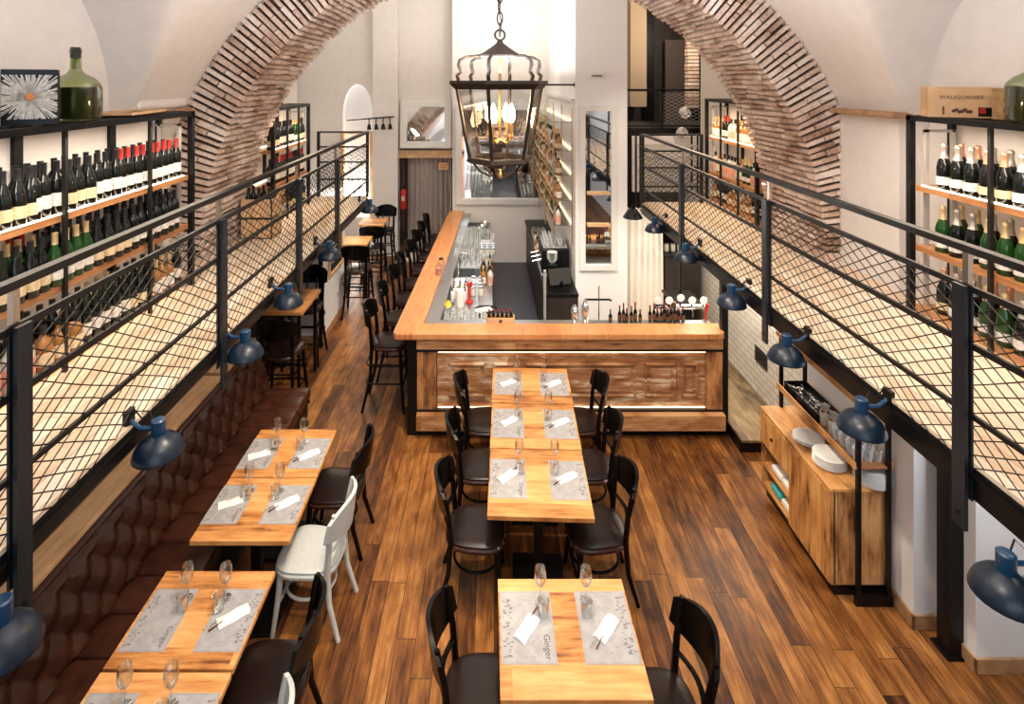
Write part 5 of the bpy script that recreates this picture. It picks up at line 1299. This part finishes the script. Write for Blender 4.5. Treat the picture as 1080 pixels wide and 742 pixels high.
# ================================================================== LIGHT
def area(name, loc, rot, sx_, sy_, e, col=(1, .8, .6)):
    l = bpy.data.lights.new(name, 'AREA'); l.shape = 'RECTANGLE'; l.size = sx_; l.size_y = sy_; l.energy = e; l.color = col
    o = bpy.data.objects.new(name, l); C.objects.link(o); o.location = loc; o.rotation_euler = rot; return o
def spot(name, loc, tgt, e, ang_=60, col=(1, .83, .64), r=.06, blend=.6):
    l = bpy.data.lights.new(name, 'SPOT'); l.energy = e; l.spot_size = math.radians(ang_); l.spot_blend = blend; l.color = col; l.shadow_soft_size = r
    o = bpy.data.objects.new(name, l); C.objects.link(o); o.location = loc
    d = Vector(tgt) - Vector(loc); o.rotation_euler = d.to_track_quat('-Z', 'Y').to_euler(); return o
world = bpy.data.worlds.new('daylight'); bpy.context.scene.world = world; world.use_nodes = True
bg = world.node_tree.nodes['Background']; bg.inputs[0].default_value = (.72, .84, 1., 1); bg.inputs[1].default_value = .5
# added fill light, as daylight from windows assumed behind the camera
area('window_fill', (0, -2.9, 4.0), (PI / 2 - .1, 0, 0), 4.8, 1.9, 66, (.76, .88, 1.))
# ceiling spots
spot('ceiling_spot', (.24, 1.2, 5.2), (.5, 4.4, .7), 270, 75)
spot('ceiling_spot', (.24, 4.4, 5.2), (.7, 5.6, .5), 420, 80)
spot('ceiling_spot', (-.2, 3.2, 5.2), (-1.5, 3.7, .7), 300, 55)
spot('ceiling_spot', (.1, 6.8, 5.1), (-.8, 7.6, 1.), 330, 66)
spot('ceiling_spot', (.0, 8.6, 5.1), (-.6, 9.6, 1.), 220, 62)
spot('ceiling_spot', (.6, 3.2, 5.2), (1.7, 4.4, .4), 80, 70)
spot('ceiling_spot', (.24, 9.0, 4.6), (.2, 12, 3.2), 40, 120)
area('vault_fill', (.24, 2.5, 3.9), (PI, 0, 0), 1.2, 3.0, 150, (.94, .95, 1.))  # unseen upward panel added to brighten the vault
area('vault_fill', (.0, 9.0, 3.9), (PI, 0, 0), 1.2, 3.0, 90, (1, .95, .89))  # second added panel, brightening the far ceiling
# strip lighting from the racks; the other lights among them are added fill
area('niche_fill', (-2.9, 12.40, .95), (PI, 0, 0), .5, .12, 80, (1, .97, .93))  # unseen light added to whiten the niche
area('rack_light', (-2.3, 3.3, 3.52), (0, 0, 0), .1, 2.6, 19, (1, .84, .66))
area('gallery_side_fill', (-2.25, 3.6, 2.035), (0, math.radians(-18), 0), .06, 4.4, 7, (1, .80, .58))  # added fill for the banquette ledge and tufting
area('rack_light', (2.9, 3.0, 3.52), (0, 0, 0), .1, 2.2, 19, (1, .82, .62))
area('rack_light', (-2.3, 6.9, 3.5), (0, 0, 0), .1, 1.3, 12, (1, .76, .50))
area('rack_light', (2.9, 7.0, 3.5), (0, 0, 0), .1, 1.5, 16, (1, .72, .45))
area('gallery_side_fill', (2.75, 6.6, 2.02), (0, 0, 0), .3, 1.9, 34, (1, .88, .72))  # added to brighten the tiled wall and the cream curtain
area('gallery_side_fill', (3.1, 3.2, 2.02), (0, 0, 0), .2, 1.0, 12, (.95, .96, 1.))  # added to brighten the white walls at the near right
area('gallery_side_fill', (-2.3, 9.2, 2.3), (0, 0, 0), .3, 1.6, 10, (1, .86, .68))  # added fill around the far high tables
spot('bar_fill', (.9, 5.2, 4.9), (-.1, 8.0, .9), 220, 46, (1, .93, .85))  # added fill for the worktops inside the bar
spot('bar_fill', (1.2, 5.2, 4.6), (2.6, 8.6, 2.2), 70, 36, (1, .9, .78))  # added fill aimed towards the cream curtain
l = bpy.data.lights.new('hall_fill', 'POINT'); l.energy = 85; l.color = (1, .8, .6); l.shadow_soft_size = .1  # unseen point light added to lift the dark hall
o = bpy.data.objects.new('hall_fill', l); C.objects.link(o); o.location = (3.6, 10.2, 4.9)
l = bpy.data.lights.new('lantern_glow', 'POINT'); l.energy = 30; l.color = (1, .62, .32); l.shadow_soft_size = .06
o = bpy.data.objects.new('lantern_glow', l); C.objects.link(o); o.location = (.082, 3.6, 3.70)
# ================================================================== CAMERA
cam = bpy.data.cameras.new('camera'); co = bpy.data.objects.new('camera', cam); C.objects.link(co)
co.location = (0, 0, EYE); co.rotation_euler = (PI / 2, 0, 0)
cam.sensor_fit = 'HORIZONTAL'; cam.sensor_width = 36; cam.lens = 36 * F / 1080
cam.shift_x = (540 - VX) / 1080; cam.shift_y = (VY - 371) / 1080
cam.clip_start = .05; cam.clip_end = 60
sc_ = bpy.context.scene; sc_.camera = co
sc_.view_settings.view_transform = 'Standard'; sc_.view_settings.look = 'None'; sc_.view_settings.exposure = .42; sc_.view_settings.gamma = 1
sc_.view_settings.use_curve_mapping = False
